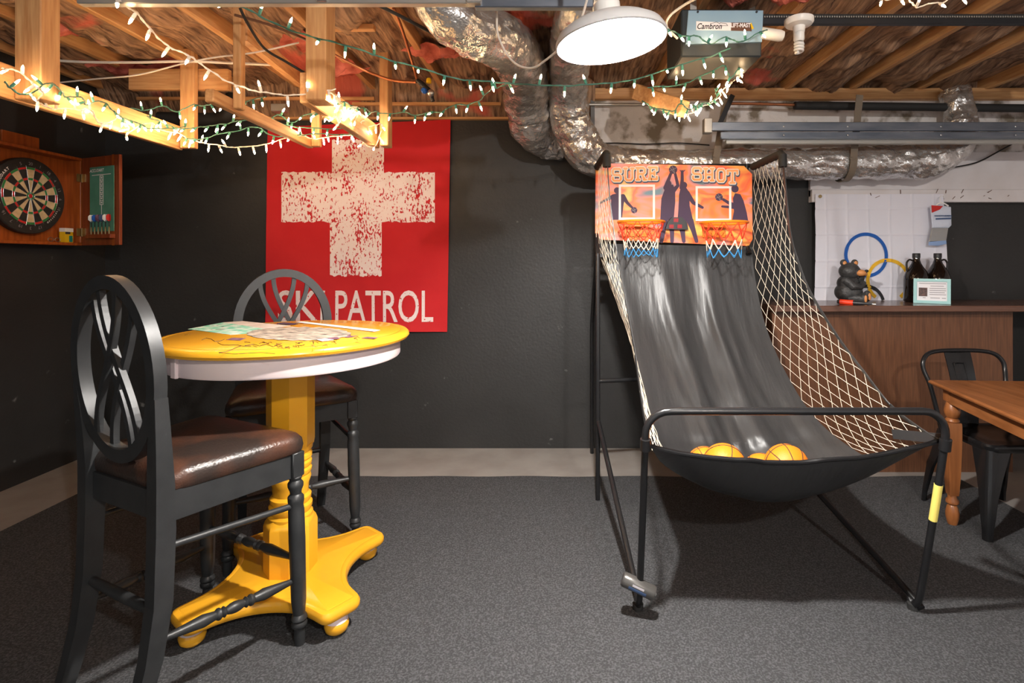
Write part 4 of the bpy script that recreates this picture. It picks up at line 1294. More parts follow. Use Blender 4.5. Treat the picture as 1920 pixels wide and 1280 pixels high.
    for k, (px, py, yy, r) in enumerate(((1322, 872, 2.12, .072), (1358, 872, 2.06, .082), (1428, 884, 2.14, .072), (1475, 874, 2.07, .084))):
        c = P(px, py, yy)
        b = thing('mini_basketball', labs[k], 'basketball', c - Vector((0, 0, r)), 'mini basketballs in the trough')
        MB().sphere(c, r, 28, 18).build('ball', 'ball', b)
        sm = MB(); rot = Matrix.Rotation(R(20 + 40 * k), 3, 'Y') @ Matrix.Rotation(R(15 * k), 3, 'X') if k != 3 else Matrix.Rotation(R(-6), 3, 'Y')
        def circ(fn): sm.tube([c + rot @ (fn(j * PI / 24).normalized() * (r * 1.0008)) for j in range(48)], r * .022, 5, closed=True)
        circ(lambda a: Vector((math.cos(a), 0, math.sin(a))))
        circ(lambda a: Vector((0, math.cos(a), math.sin(a))))
        circ(lambda a: Vector((.62 + .0 * a, 0, 0)) + Vector((-.28 * math.cos(2 * a), math.cos(a), math.sin(a))))
        circ(lambda a: Vector((-.62, 0, 0)) + Vector((.28 * math.cos(2 * a), math.cos(a), math.sin(a))))
        sm.build('seam', 'ring_black', b)
game()

# ---------------------------------------------------------------- wooden table and metal chair on the right
def right_table():
    c = Vector((1.925, 2.75, 0)); rz = R(-6)
    ex = Vector((math.cos(rz), math.sin(rz), 0)); ey = Vector((-math.sin(rz), math.cos(rz), 0))     # ey points away
    ex, ey = Vector((.995, -.06, 0)).normalized(), Vector((.13, .71, 0)).normalized()
    W, D, zt = 1.0, 1.25, .708
    t = thing('dining_table', 'honey brown wooden table with turned legs at the right edge', 'table', c + Vector((.1, -.1, .008)))
    def at(a, b, z): return c + ex * a - ey * b + Vector((0, 0, z))
    def slab(mb, a0, a1, b0, b1, z0, z1):
        vs = [at(a, b, z) for z in (z0, z1) for a, b in ((a0, b0), (a1, b0), (a1, b1), (a0, b1))]
        mb.add(vs, [(0, 3, 2, 1), (4, 5, 6, 7), (0, 1, 5, 4), (1, 2, 6, 5), (2, 3, 7, 6), (3, 0, 4, 7)])
    def ring(ins, z): return [at(ins, ins, z), at(W - ins, ins, z), at(W - ins, D - ins, z), at(ins, D - ins, z)]
    m = MB(); m.loops([ring(.012, zt - .022), ring(.002, zt - .015), ring(0, zt - .008), ring(.006, zt)]); m.build('tabletop', 'honey_y', t, False)
    for a0, a1, b0, b1 in ((.09, W - .09, .075, .095), (.09, W - .09, D - .095, D - .075), (.05, .07, .10, D - .10), (W - .07, W - .05, .10, D - .10)):
        m = MB(); slab(m, a0, a1, b0, b1, zt - .095, zt - .022); m.build('apron', 'honey_y', t, False)
    for a, b in ((.075, .085), (W - .075, .085), (.075, D - .085), (W - .075, D - .085)):
        p = at(a, b, 0); T = Matrix.Translation((p.x, p.y, 0)) @ Matrix.Rotation(math.atan2(ey.y, ey.x), 4, 'Z')
        m = MB()
        m.box((p.x, p.y, .652), (.058, .058, .068), T.to_3x3(), b=.003)
        q = MB(); m.lathe([(.020, .62), (.026, .612), (.034, .585), (.036, .57), (.030, .545), (.022, .538), (.030, .53), (.031, .522), (.022, .515)], 20, T)
        pr = [(.040, .518), (.042, .505), (.042, .42), (.036, .25), (.030, .17), (.028, .155)]
        m.lathe([(r * 1.0, z) for r, z in pr[::-1]], 4, T)
        m.lathe([(.020, .009), (.022, .016), (.028, .040), (.030, .065), (.024, .095), (.018, .105), (.028, .115), (.028, .128), (.020, .14), (.020, .16)], 20, T)
        m.build('leg', 'honey_z', t)
right_table()

def metal_chair():
    cx, cy = 2.24, 2.715
    t = thing('metal_chair', 'black sheet-metal chair pushed up behind the wooden table', 'chair', (cx, cy, 0.008))
    zs = .445
    def ol(s, z): return [Vector((cx + p.x * s, cy + p.y * s, z)) for p in rounded_poly([Vector((-.175, -.18)), Vector((.175, -.18)), Vector((.165, .17)), Vector((-.165, .17))], .05, 6)]
    MB().loops([ol(1.0, zs - .04), ol(1.03, zs - .03), ol(1.04, zs - .012), ol(1.01, zs - .002), ol(.94, zs), ol(.88, zs - .006), ol(.3, zs - .008)]).build('seat', 'metal_black', t)
    for sx in (-1, 1):
        for sy in (-1, 1):
            m = MB(); rings = []
            for z, off, w in ((zs - .03, .155, .105), (zs - .08, .163, .092), (zs - .16, .175, .070), (.20, .190, .052), (.10, .200, .040), (.055, .203, .032), (.009, .206, .030)):
                p = Vector((cx + sx * off, cy + sy * (off + .004), z))
                # an L-folded sheet: outer corner rounded, two wings towards the neighbours
                a = []
                for k in range(7):
                    th = k / 6 * PI / 2
                    a.append(Vector((p.x + sx * .02 * math.sin(th), p.y + sy * .02 * math.cos(th), z)))
                outer = [Vector((p.x - sx * (w - .02), p.y + sy * .02, z))] + a + [Vector((p.x + sx * .02, p.y - sy * (w - .02), z))]
                inner = [Vector((v.x - sx * .012, v.y - sy * .012, z)) for v in outer[::-1]]
                inner[0] = Vector((p.x + sx * .008, p.y - sy * (w - .02), z)); inner[-1] = Vector((p.x - sx * (w - .02), p.y + sy * .008, z))
                rings.append(outer + inner)
            m.loops(rings)
            leg = m.build('leg', 'metal_black', t)
            r2 = MB(); r2.tube([(cx + sx * .176, cy + sy * .180, zs - .13), (cx + sx * .196, cy + sy * .200, .22), (cx + sx * .208, cy + sy * .212, .09)], [.006, .010, .006], 8); r2.build('rib', 'metal_black', leg)
    # back hoop and splat
    zt = .845
    hoop = [(-.170, .15, zs - .06), (-.185, .165, zs + .05), (-.205, .195, zs + .20), (-.222, .222, zs + .28), (-.218, .232, zs + .325), (-.185, .243, zs + .362), (-.12, .250, zs + .378), (0, .252, zs + .382)]
    hoop = hoop + [(-x, y, z) for x, y, z in hoop[:-1][::-1]]
    MB().tube(spline([(cx + x, cy + y - .02, z) for x, y, z in hoop], 5), .0115, 10).build('back_hoop', 'metal_black', t)
    sp = MB()
    def f(u, v): return Vector((cx - .02 + (u - .5) * (.125 + .02 * v), cy + .155 + .072 * v - .02 * math.sin(PI * v) + .010 * math.cos(PI * (u - .5)), zs - .01 + .385 * v))
    sp.grid(f, 8, 14); sp.grid(lambda u, v: f(u, v) + Vector((0, .004, 0)), 8, 14)
    s_o = sp.build('back_splat', 'metal_black', t)
    MB().tube(spline([f(.30, .3) + Vector((0, -.002, 0)), f(.30, .80) + Vector((0, -.002, 0)), f(.36, .84) + Vector((0, -.002, 0)), f(.64, .84) + Vector((0, -.002, 0)), f(.70, .80) + Vector((0, -.002, 0)), f(.70, .3) + Vector((0, -.002, 0))], 4), .004, 6).build('pressed_rib', 'metal_black', s_o)
metal_chair()

# ---------------------------------------------------------------- foil ducts
def foil_tube(name, ctrl, rad, label, cat, seed, n=16, seg=56, wr=.20, parent=None):
    pts = spline(ctrl, n)
    rr = rad if isinstance(rad, (list, tuple)) else [rad] * len(ctrl)
    vs, rings = [], []
    ref = None
    dist = 0
    for i, p in enumerate(pts):
        f = i / n; k = min(int(f), len(rr) - 2); r0 = rr[k] + (rr[k + 1] - rr[k]) * (f - k)
        tdir = (pts[min(i + 1, len(pts) - 1)] - pts[max(i - 1, 0)]).normalized()
        if ref is None: ref = tdir.orthogonal()
        ref = (ref - tdir * ref.dot(tdir)).normalized(); bi = tdir.cross(ref)
        if i: dist += (p - pts[i - 1]).length
        ring = []
        for s in range(seg):
            a = 2 * PI * s / seg
            q = Vector((math.cos(a) * 1.6 + seed, math.sin(a) * 1.6, dist * 9))
            r = r0 * (1 + wr * .55 * fbm(q) + .022 * math.sin(dist * 46 + 2 * fbm((a, dist * 4, seed))) + .05 * abs(fbm((math.cos(a) * 5 + seed, math.sin(a) * 5, dist * 30))) - wr * .55 * abs(fbm((math.cos(a) * 3 + seed, math.sin(a) * 3, dist * 16))))
            ring.append(p + (ref * math.cos(a) + bi * math.sin(a)) * r)
        rings.append(ring)
    m = MB().loops(rings)
    o = m.build(name, 'foil', parent)
    for q in o.data.polygons: q.use_smooth = True
    if label: tag(o, label, cat)
    return o
foil_tube('flexible_duct', [P(838, 22, 2.15) + Vector((-.12, -.10, .22)), P(838, 22, 2.15), P(885, 52, 2.28), P(940, 78, 2.5), P(975, 118, 2.85), P(985, 165, 3.18), P(990, 205, 3.36), P(996, 238, 3.46), P(1020, 262, 3.60), P(1060, 272, 3.62)],
          [.10, .10, .115, .125, .13, .135, .135, .13, .12, .10], 'crinkled foil duct on the left of the pair, rounding off above the black wall', 'duct', 3)
foil_tube('flexible_duct', [P(1090, 6, 2.20) + Vector((.02, -.12, .24)), P(1090, 6, 2.20), P(1078, 55, 2.5), P(1070, 100, 2.80), P(1066, 150, 3.12), P(1067, 200, 3.30), P(1078, 250, 3.38), P(1100, 288, 3.43), P(1135, 305, 3.50), P(1200, 309, 3.54), P(1330, 310, 3.55), P(1460, 308, 3.55), P(1590, 306, 3.55), P(1690, 303, 3.55), P(1745, 298, 3.55), P(1785, 277, 3.56), P(1800, 240, 3.58), P(1797, 205, 3.60), P(1790, 170, 3.62)],
          [.105, .105, .105, .11, .115, .12, .125, .125, .115, .105, .105, .105, .105, .115, .12, .115, .10, .09, .09], 'long foil duct that drops, turns and runs behind the backboard to the right', 'duct', 11, n=18)
def hanger_strap(px, y, label):
    c = P(px, 307, y); r = .120
    m = MB(); pts = [c + Vector((0, r * math.sin(a), -r * math.cos(a))) for a in [R(x) for x in range(-100, 101, 10)]]
    pts = [P(px + 14, 180, y - .1)] + pts[::-1] if False else pts
    for i in range(len(pts) - 1): m.beam(pts[i], pts[i + 1], .045, .004, up=(0, pts[i].y - c.y, pts[i].z - c.z))
    top = pts[0]
    m.beam(top, P(px + 30, 178, y - .12), .045, .004, up=(0, 1, 0))
    tag(m.build('duct_strap', 'strap', smooth=False), label, 'strap', 'straps holding the long duct')
hanger_strap(1333, 3.55, 'grey strap round the duct just above the backboard')
hanger_strap(1582, 3.55, 'grey strap round the duct over the white board')

# ---------------------------------------------------------------- galvanised tracks
def far_track():
    y = 3.30
    a, b = P(1333, 246, y), P(2050, 246, y)
    t = thing('door_track', 'long galvanised door track in front of the white upper wall', 'door track', a)
    L_ = b.x - a.x; cx = (a.x + b.x) / 2
    def pz(py): return EYE - (py - VY) * y * 1e-3
    m = MB(); h = pz(229) - pz(245)
    m.box((cx, y, (pz(229) + pz(245)) / 2), (L_, .012, h), b=.003); m.box((cx, y - .012, pz(245)), (L_, .030, .008)); m.build('upper_channel', 'galv', t, False)
    m = MB(); m.box((cx + .03, y + .006, (pz(247) + pz(260)) / 2), (L_ - .06, .012, pz(247) - pz(260)), b=.003); m.box((cx + .03, y - .006, pz(260)), (L_ - .06, .030, .008)); m.build('lower_channel', 'galv', t, False)
    MB().box((cx + .05, y + .03, (pz(261) + pz(268)) / 2), (L_ - .10, .03, pz(261) - pz(268))).build('back_flange', 'galv_near', t, False)
    MB().box((a.x - .02, y + .01, pz(236)), (.05, .05, .09), b=.003).build('end_bracket', 'galv_near', t, False)
    for px in (1470, 1590, 1765, 1905):
        for py in (237, 253):
            q = P(px, py, y - .008); MB().lathe([(.006, 0), (.006, .002), (.003, .004)], 10, frame((q.x, y - .006, q.z), (1, 0, 0), (0, 0, 1))).build('bolt', 'steel', t)
    for px in (1346,):
        MB().beam(P(1346, 240, y + .03), P(1374, 178, y + .05), .03, .006, up=(0, 1, 0)).build('hanger', 'rail_dark', t, False)
far_track()
def near_track():
    y = 1.76
    t = thing('steel_rail', 'dull galvanised rail along the top of the view, above the lamp', 'rail', P(640, 5, y))
    a, b = P(150, 5, y), P(890, 5, y)
    m = MB(); m.box(((a.x + b.x) / 2, y, EYE + .4805 * y + .012), (b.x - a.x, .03, .030), b=.003); m.build('channel', 'galv_near', t, False)
    c = P(1113, 5, y)
    m = MB(); m.box(((b.x + c.x) / 2, y + .012, EYE + .478 * y + .012), (c.x - b.x, .03, .034), b=.003); m.build('channel', 'galv', t, False)
    MB().box((b.x, y - .01, EYE + .4805 * y + .012), (.05, .03, .034), b=.004).build('joint_plate', 'galv_near', t, False)
    MB().box((P(608, 5, y).x, y - .02, EYE + .4805 * y + .010), (.035, .012, .02), b=.003).build('bolt', 'steel', t, False)
near_track()

# ---------------------------------------------------------------- garage door opener
def opener():
    y = 2.36
    a, b = P(1278, 110, y), P(1430, 20, y)
    t = thing('door_opener', 'pale blue door opener box hung from the joists with a dark rail', 'door opener', P(1352, 66, y))
    mid = (b.z - a.z) * .30 + a.z
    cx, w = (a.x + b.x) / 2 + .0, b.x - a.x
    body = MB().box((cx, y + .16, (a.z + b.z) / 2 + .012), (w, .30, b.z - a.z), b=.006).build('housing', 'opener_dark', t, False)
    F = [(a.x + .03, b.z), (b.x + .002, b.z), (b.x - .004, mid + .01), (a.x + .018, mid)]
    MB().prism(F, .014, frame((0, y + .012, 0), (1, 0, 0), (0, 0, 1))).build('cover_plate', 'opener', t, False)
    pl = MB().prism([(P(1305, 57, y).x, P(1305, 57, y).z), (P(1370, 58, y).x, P(1370, 58, y).z), (P(1370, 43, y).x, P(1370, 43, y).z), (P(1305, 40.5, y).x, P(1305, 40.5, y).z)], .003, frame((0, y - .001, 0), (1, 0, 0), (0, 0, 1))).build('name_plate', 'paper', t, False)
    MB().prism([(P(1370, 58, y).x, P(1370, 58, y).z), (P(1409, 59, y).x, P(1409, 59, y).z), (P(1406, 43, y).x, P(1406, 43, y).z), (P(1370, 43, y).x, P(1370, 43, y).z)], .003, frame((0, y - .001, 0), (1, 0, 0), (0, 0, 1))).build('dark_plate', 'cable_brown', t, False)
    MB().prism([(P(1408, 56, y).x, P(1408, 56, y).z), (P(1413, 54, y).x, P(1413, 54, y).z), (P(1408, 43, y).x, P(1408, 43, y).z), (P(1405, 45, y).x, P(1405, 45, y).z)], .003, frame((0, y - .001, 0), (1, 0, 0), (0, 0, 1))).build('yellow_tip', 'yellow_plastic', t, False)
    tm = MB(); add_text(tm, 'Cambron', .036, frame(P(1329, 50.5, y) + Vector((0, -.0046, 0)), (1, 0, .0), (0, 0, 1)), shear=.3, bold=.0006, xs=.8)
    tm.build('lettering', 'ink', t, False); tm = MB()
    hs = [(1334, 45), (1343, 42), (1349, 45.5), (1350, 43.5), (1361, 45), (1364, 49), (1351, 49)]
    for i in range(len(hs) - 1): tm.beam(P(*hs[i], y) + Vector((0, -.0046, 0)), P(*hs[i + 1], y) + Vector((0, -.0046, 0)), .0008, .0014)
    tm.build('house_drawing', 'ink', t, False)
    tw = MB(); add_text(tw, 'LIFT-MAST', .026, frame(P(1388, 48.5, y) + Vector((0, -.0046, 0)), (1, 0, 0), (0, 0, 1)), bold=.0008, xs=.72); tw.build('lettering', 'paper', t, False)
    for px in (1308, 1418):
        q = P(px, 23, y); MB().lathe([(.005, 0), (.005, .004)], 8, frame((q.x, y - .002, q.z), (1, 0, 0), (0, 0, 1))).build('screw', 'rail_dark', t)
    # rail that runs to the right with a chain of holes along it
    x0, x1 = b.x - .01, P(2100, 30, y + .1).x
    yr = y + .12
    zt_, zb_ = EYE + (489 - 26) * yr * 1e-3, EYE + (489 - 47) * yr * 1e-3
    rail = MB().box(((x0 + x1) / 2, yr, (zt_ + zb_) / 2 - .012), (x1 - x0, .022, (zt_ - zb_) * .55), b=.002).build('rail', 'rail_dark', t, False)
    MB().box(((x0 + x1) / 2, yr + .012, zt_ - .012), (x1 - x0, .012, .028)).build('rail_back', 'rubber', t, False)
    ch = MB(); n = 150
    for k in range(n):
        x = x0 + .01 + (x1 - x0 - .02) * k / n
        ch.box((x, yr + .001, zt_ - .014), ((x1 - x0) / n * .5, .008, .007))
    o = ch.build('chain', 'galv_near', t, False); o['kind'] = 'stuff'
    # frosted bulb cover at the side of the box
    p0, p1 = P(1428, 62, y), P(1470, 68, y)
    MB().tube([p0, p0 + (p1 - p0) * .8, p0 + (p1 - p0) * .95, p1], [.025, .025, .021, .008], 18).build('bulb_cover', 'frosted', t)
    for px in (1300, 1410):
        q = P(px, 20, y + .15); MB().beam((q.x, y + .15, b.z), (q.x, y + .15, 2.55), .03, .004).build('hanger', 'galv_near', t, False)
opener()

def cfl():
    y = 2.40
    c = P(1498, 48, y)
    t = thing('spiral_bulb', 'unlit white spiral bulb in a porcelain ceiling socket', 'light bulb', c)
    T = Matrix.Translation(c)
    MB().lathe([(.030, -.004), (.055, .002), (.062, .012), (.062, .028), (.05, .034)], 32, T).build('socket', 'porcelain', t)
    MB().lathe([(.020, -.034), (.024, -.030), (.026, -.004)], 20, T).build('collar', 'porcelain', t)
    MB().lathe([(.018, -.072), (.023, -.064), (.023, -.034)], 20, T).build('ballast', 'porcelain', t)
    h = MB(); h.tube([c + Vector((.017 * math.cos(a * .42) * (1 - .35 * max(0, a - 40) / 15), .017 * math.sin(a * .42), -.074 - .0009 * a)) for a in range(55)], .0062, 8); h.build('spiral', 'porcelain', t)
cfl()

# ---------------------------------------------------------------- the big dome lamp
def dome_lamp():
    y = 1.45
    c = P(1146, 80, y)
    t = thing('dome_lamp', 'large lit white dome lamp hanging in the middle of the ceiling', 'lamp', c)
    T = Matrix.Translation(c) @ Matrix.Rotation(R(-7), 4, 'Y')
    Ro, th = .152, .004
    prof = [(.152, 0), (.151, .010), (.142, .026), (.118, .042), (.082, .055), (.052, .066), (.034, .080)]
    inner = [(max(.001, r - th), z - .003) for r, z in prof]
    m = MB(); m.lathe(prof, 64, T); m.f = [f for f in m.f if len(f) == 4]; m.mi = [0] * len(m.f)
    k = MB(); k.lathe(inner, 64, T); k.f = [f for f in k.f if len(f) == 4]
    m.add(k.v, k.f); n0 = len(k.v)
    rim = [(i, (i + 1) % 64, len(m.v) - n0 + (i + 1) % 64, len(m.v) - n0 + i) for i in range(64)]
    m.f += rim; m.mi += [0] * 64
    m.build('shade', 'shade_out', t)
    MB().lathe([(.036, .080), (.036, .105), (.028, .112), (.022, .135), (.022, .15)], 28, T).build('neck', 'porcelain', t)
    MB().lathe([(.030, .150), (.045, .155), (.046, .20), (.036, .215)], 28, T).build('socket', 'porcelain', t)
    bl = MB(); bl.lathe([(.0005, .012), (.020, .014), (.034, .024), (.040, .042), (.036, .054), (.024, .062), (.015, .070)], 28, T); bl.build('bulb', 'lampbulb', t)
    top = T @ Vector((0, 0, .21))
    MB().tube([top, top + Vector((0, 0, .20)), Vector((top.x, top.y, 2.53))], .008, 10).build('stem', 'galv_near', t)
    side = T @ Vector((-.05, 0, .175))
    MB().tube([side + Vector((.02, 0, 0)), side + Vector((-.03, .0, .004))], .022, 16).build('side_socket', 'porcelain', t)
    cord = spline([T @ Vector((-.036, 0, .16)), P(1080, 62, 1.52), P(1045, 95, 1.6), P(1020, 115, 1.66), P(1000, 127, 1.70), P(975, 124, 1.74), P(955, 108, 1.78), P(940, 82, 1.80), P(932, 55, 1.82), P(932, 8, 1.84), P(930, -60, 1.86)], 6)
    MB().tube(cord, .0034, 8).build('cord', 'wire_white', t)
dome_lamp()
def added_fill_lamp():  # unseen fill light added behind the camera to brighten the upper walls
    c = Vector((1.0, -1.0, 2.46))
    t = thing('added_fill_bulb', 'added fill light behind the viewer, shaped as a bulb in a porcelain socket', 'light bulb', c)
    T = Matrix.Translation(c)
    MB().lathe([(.030, -.004), (.055, .002), (.062, .012), (.062, .028), (.05, .05)], 32, T).build('socket', 'porcelain', t)
    MB().lathe([(.016, -.035), (.020, -.030), (.022, -.004)], 20, T).build('collar', 'porcelain', t)
    MB().lathe([(.0005, -.125), (.020, -.121), (.032, -.108), (.035, -.092), (.030, -.070), (.018, -.048), (.014, -.034)], 24, T).build('bulb', 'fillbulb', t)
added_fill_lamp()

# ---------------------------------------------------------------- pipes, valves and cables under the ceiling
def pipe(name, pts, r, mat, label, cat, n=6):
    return tag(MB().tube(spline(pts, n), r, 10).build(name, mat), label, cat)
pipe('insulated_pipe', [P(1490, 198, 3.60), P(1700, 200, 3.60), P(1920, 203, 3.60), P(2100, 204, 3.60)], .028, 'rubber', 'black foam-covered pipe along the top of the white wall', 'pipe')
pipe('copper_pipe', [P(1360, 194, 3.62), P(1430, 195, 3.62), P(1494, 197, 3.61)], .010, 'copper', 'thin copper pipe leading into the black foam pipe', 'pipe')
pipe('vent_hose', [P(300, 222, 3.55), P(370, 224, 3.55), P(412, 222, 3.55), P(428, 212, 3.56), P(434, 196, 3.58), P(436, 180, 3.60)], .045, 'rubber', 'fat black hose bending up behind the hanging frames', 'hose')
pipe('copper_pipe', [P(612, 95, 2.85), P(680, 130, 2.95), P(735, 150, 3.0), P(780, 154, 3.0)], .008, 'copper', 'copper pipe running to the ceiling valve', 'pipe')
pipe('copper_pipe', [P(738, 15, 2.5), P(752, 50, 2.6), P(768, 100, 2.8), P(782, 148, 3.0)], .008, 'copper', 'copper pipe dropping down a joist to the valve', 'pipe')
def valve():
    c = P(800, 162, 3.0)
    t = thing('pipe_valve', 'small ceiling pipe valve with yellow and blue knobs', 'valve', c)
    MB().tube([P(782, 150, 3.0), P(792, 158, 3.0), P(806, 172, 3.0), P(812, 190, 3.0)], [.012, .016, .016, .010], 12).build('body', 'rail_dark', t)
    MB().lathe([(.014, 0), (.014, .02), (.010, .028)], 12, frame(P(804, 156, 2.99), (1, 0, 0), (0, 1, 0))).build('yellow_knob', 'yellow_plastic', t)
    MB().lathe([(.016, 0), (.016, .02), (.010, .028)], 12, frame(P(796, 171, 2.98), (1, 0, 0), (0, 0, 1))).build('blue_knob', 'blue_plastic', t)
    MB().sphere(P(808, 174, 2.97), .020, 12, 8).build('cap', 'steel', t)
valve()
pipe('power_cable', [P(700, 5, 2.0), P(760, 35, 2.15), P(830, 72, 2.3), P(900, 105, 2.45), P(935, 120, 2.5)], .007, 'cable_black', 'black cable crossing the ceiling toward the left foil duct', 'cable')
pipe('power_cable', [P(450, 15, 2.15), P(465, 45, 2.2), P(495, 90, 2.35), P(535, 115, 2.45), P(570, 136, 2.5)], .006, 'cable_black', 'black cable hanging between the middle and front posts', 'cable')
pipe('power_cable', [P(440, 28, 2.3), P(500, 45, 2.4), P(560, 68, 2.5), P(620, 98, 2.7)], .006, 'cable_brown', 'brown cable stapled across the joists near the front post', 'cable')
pipe('flat_cable', [P(60, 110, 3.05), P(150, 116, 3.05), P(250, 117, 3.05), P(350, 115, 3.05), P(430, 118, 3.05), P(520, 122, 3.05)], .0075, 'wire_white', 'white cable run straight across the joists at the left', 'cable')
pipe('flat_cable', [P(110, 155, 2.9), P(180, 148, 2.85), P(260, 140, 2.8), P(340, 120, 2.7), P(400, 108, 2.65), P(480, 98, 2.6), P(560, 80, 2.55)], .004, 'wire_white', 'thin pale wire sagging across the left ceiling bays', 'cable')
pipe('flat_cable', [P(1110, 270, 3.70), P(1150, 268, 3.72), P(1210, 270, 3.72), P(1270, 268, 3.72), P(1330, 272, 3.72)], .004, 'cable_black', 'thin black wire along the white wall above the long duct', 'cable')
pipe('flat_cable', [P(1912, 262, 3.68), P(1870, 285, 3.70), P(1830, 305, 3.70), P(1780, 315, 3.68)], .005, 'cable_black', 'black wire drooping down the white wall at far right', 'cable')
pipe('conduit', [P(1100, 196, 3.70), P(1200, 196, 3.70), P(1330, 195, 3.70)], .010, 'galv_near', 'pale conduit under the sill above the backboard', 'conduit')
pipe('flat_cable', [P(1320, -10, 2.0), P(1285, 8, 2.1), P(1256, 30, 2.15), P(1250, 50, 2.2), P(1270, 72, 2.25)], .005, 'wire_white', 'white wire looping down beside the dome lamp', 'cable')
jb = MB().box(P(525, 203, 3.55), (.10, .05, .05), b=.004).build('junction_box', 'galv_near', smooth=False)
tag(jb, 'small grey junction box above the red banner', 'junction box')

# ---------------------------------------------------------------- fairy lights
BULB = MB().lathe([(.0022, .0), (.0042, .004), (.0045, .011), (.0034, .018), (.0004, .025)], 7).mesh('bulb', 'minibulb')
SOCK = {k: MB().lathe([(.0034, -.020), (.0058, -.016), (.0060, .002), (.0040, .003)], 7).mesh('socket', k) for k in ('socket_green', 'socket_white')}
def lights(label, pts, colour, step=.085, seed=1, twist=True, skip=0.0, bulbdir=None):
    rr = random.Random(seed)
    ctrl = [P(*p) for p in pts]
    path = spline(ctrl, 8)
    for i, p in enumerate(path):
        path[i] = p + Vector((fbm((p.x * 9, p.y * 9, seed)), fbm((p.x * 9, p.z * 9, seed + 5)), fbm((p.z * 9, p.y * 9, seed + 9)))) * .012
    t = thing('fairy_lights', label, 'fairy lights', path[0], 'strings of warm fairy lights')
    m = MB()
    m.tube(path, .0026, 6)
    off = [p + Vector((.003 * math.cos(i * 1.3), .003 * math.sin(i * 1.3), .003 * math.sin(i * 1.3 + 1))) for i, p in enumerate(path)]
    m.tube(off, .0022, 6)
    m.build('wire', 'wire_' + colour, t)
    d, nxt = 0.0, step * .4
    for i in range(1, len(path)):
        seg = path[i] - path[i - 1]
        while d + seg.length >= nxt:
            p = path[i - 1] + seg * ((nxt - d) / max(1e-9, seg.length))
            nxt += step * rr.uniform(.8, 1.25)
            if rr.random() < skip: continue
            td = seg.normalized()
            v = Vector((rr.uniform(-.7, .7), rr.uniform(-.8, .3), rr.choice((-1, -1, 1)) * rr.uniform(.5, 1)))
            v = (v - td * v.dot(td) * .75).normalized()
            q = v.to_track_quat('Z', 'Y').to_matrix().to_4x4()
            q.translation = p + v * .022
            b = bpy.data.objects.new('bulb', BULB); C.objects.link(b); b.matrix_basis = q; adopt(b, t)
            s = bpy.data.objects.new('socket', SOCK['socket_' + colour]); C.objects.link(s); s.parent = b
        d += seg.length
    return t
lights('white-wired fairy light string slanting across the left ceiling', [(205, -14, 1.72), (225, 4, 1.74), (262, 32, 1.82), (308, 84, 1.95), (350, 102, 2.0), (380, 122, 2.05), (430, 150, 2.12), (468, 166, 2.18), (500, 173, 2.2), (545, 178, 2.22), (600, 172, 2.24), (625, 168, 2.24)], 'white', .080, 1)
lights('long green-wired fairy light string sweeping from the front post to the opener', [(405, -8, 1.85), (452, 14, 1.87), (530, 48, 1.95), (620, 76, 2.02), (700, 103, 2.08), (770, 122, 2.12), (850, 146, 2.16), (905, 150, 2.18), (958, 156, 2.2), (1040, 160, 2.2), (1110, 157, 2.2), (1180, 150, 2.22), (1240, 134, 2.26), (1290, 116, 2.30), (1340, 103, 2.33), (1370, 92, 2.34)], 'green', .088, 2)
lights('green-wired fairy light string dipping over the red banner to the ducts', [(615, 178, 2.3), (650, 195, 2.55), (690, 206, 2.9), (722, 212, 3.08), (760, 212, 3.0), (790, 213, 2.9), (825, 211, 2.75), (855, 196, 2.65), (885, 196, 2.55), (905, 182, 2.45), (925, 168, 2.35), (955, 157, 2.22)], 'green', .10, 3)
lights('white-wired fairy lights wound along the lower edge of the wide left rail', [(4, 128, 2.10), (35, 134, 2.12), (62, 160, 2.14), (80, 172, 2.18), (72, 192, 2.22), (98, 202, 2.3), (140, 208, 2.42), (165, 205, 2.5), (182, 226, 2.58), (200, 232, 2.62), (222, 220, 2.68), (242, 242, 2.75), (236, 258, 2.78), (252, 240, 2.8), (286, 232, 2.88), (300, 244, 2.92), (340, 252, 3.02), (352, 262, 3.08)], 'white', .052, 4)
lights('green-wired fairy lights zigzagging over the top of the wide left rail', [(2, 150, 2.06), (40, 178, 2.12), (70, 170, 2.16), (98, 158, 2.22), (122, 180, 2.34), (150, 178, 2.42), (166, 196, 2.5), (190, 192, 2.56), (214, 214, 2.64), (232, 222, 2.70), (262, 232, 2.8), (285, 242, 2.86), (330, 242, 2.98), (350, 240, 3.05)], 'green', .062, 5)
lights('green-wired fairy light string high behind the left frame', [(180, 186, 2.75), (218, 196, 2.85), (250, 204, 2.9), (270, 208, 2.95), (306, 200, 3.0), (330, 210, 3.02), (362, 196, 3.05), (385, 198, 3.02), (412, 194, 2.9), (440, 196, 2.8), (500, 180, 2.6)], 'green', .085, 6)
lights('green-wired fairy light string swagged between the left and middle frames', [(275, 218, 2.82), (310, 232, 2.95), (335, 240, 3.02), (372, 238, 3.0), (402, 234, 2.95), (430, 232, 2.9), (462, 226, 2.85), (505, 226, 2.9), (545, 236, 3.0), (590, 238, 3.05), (640, 238, 3.08), (660, 234, 3.05)], 'green', .075, 7)
lights('lower green-wired fairy light string from the left frame to the right frame', [(345, 256, 3.08), (375, 260, 3.05), (410, 252, 3.0), (450, 246, 2.98), (482, 240, 2.95), (515, 256, 2.98), (560, 254, 3.0), (600, 250, 3.05), (650, 250, 3.08), (680, 246, 3.1)], 'green', .075, 8)
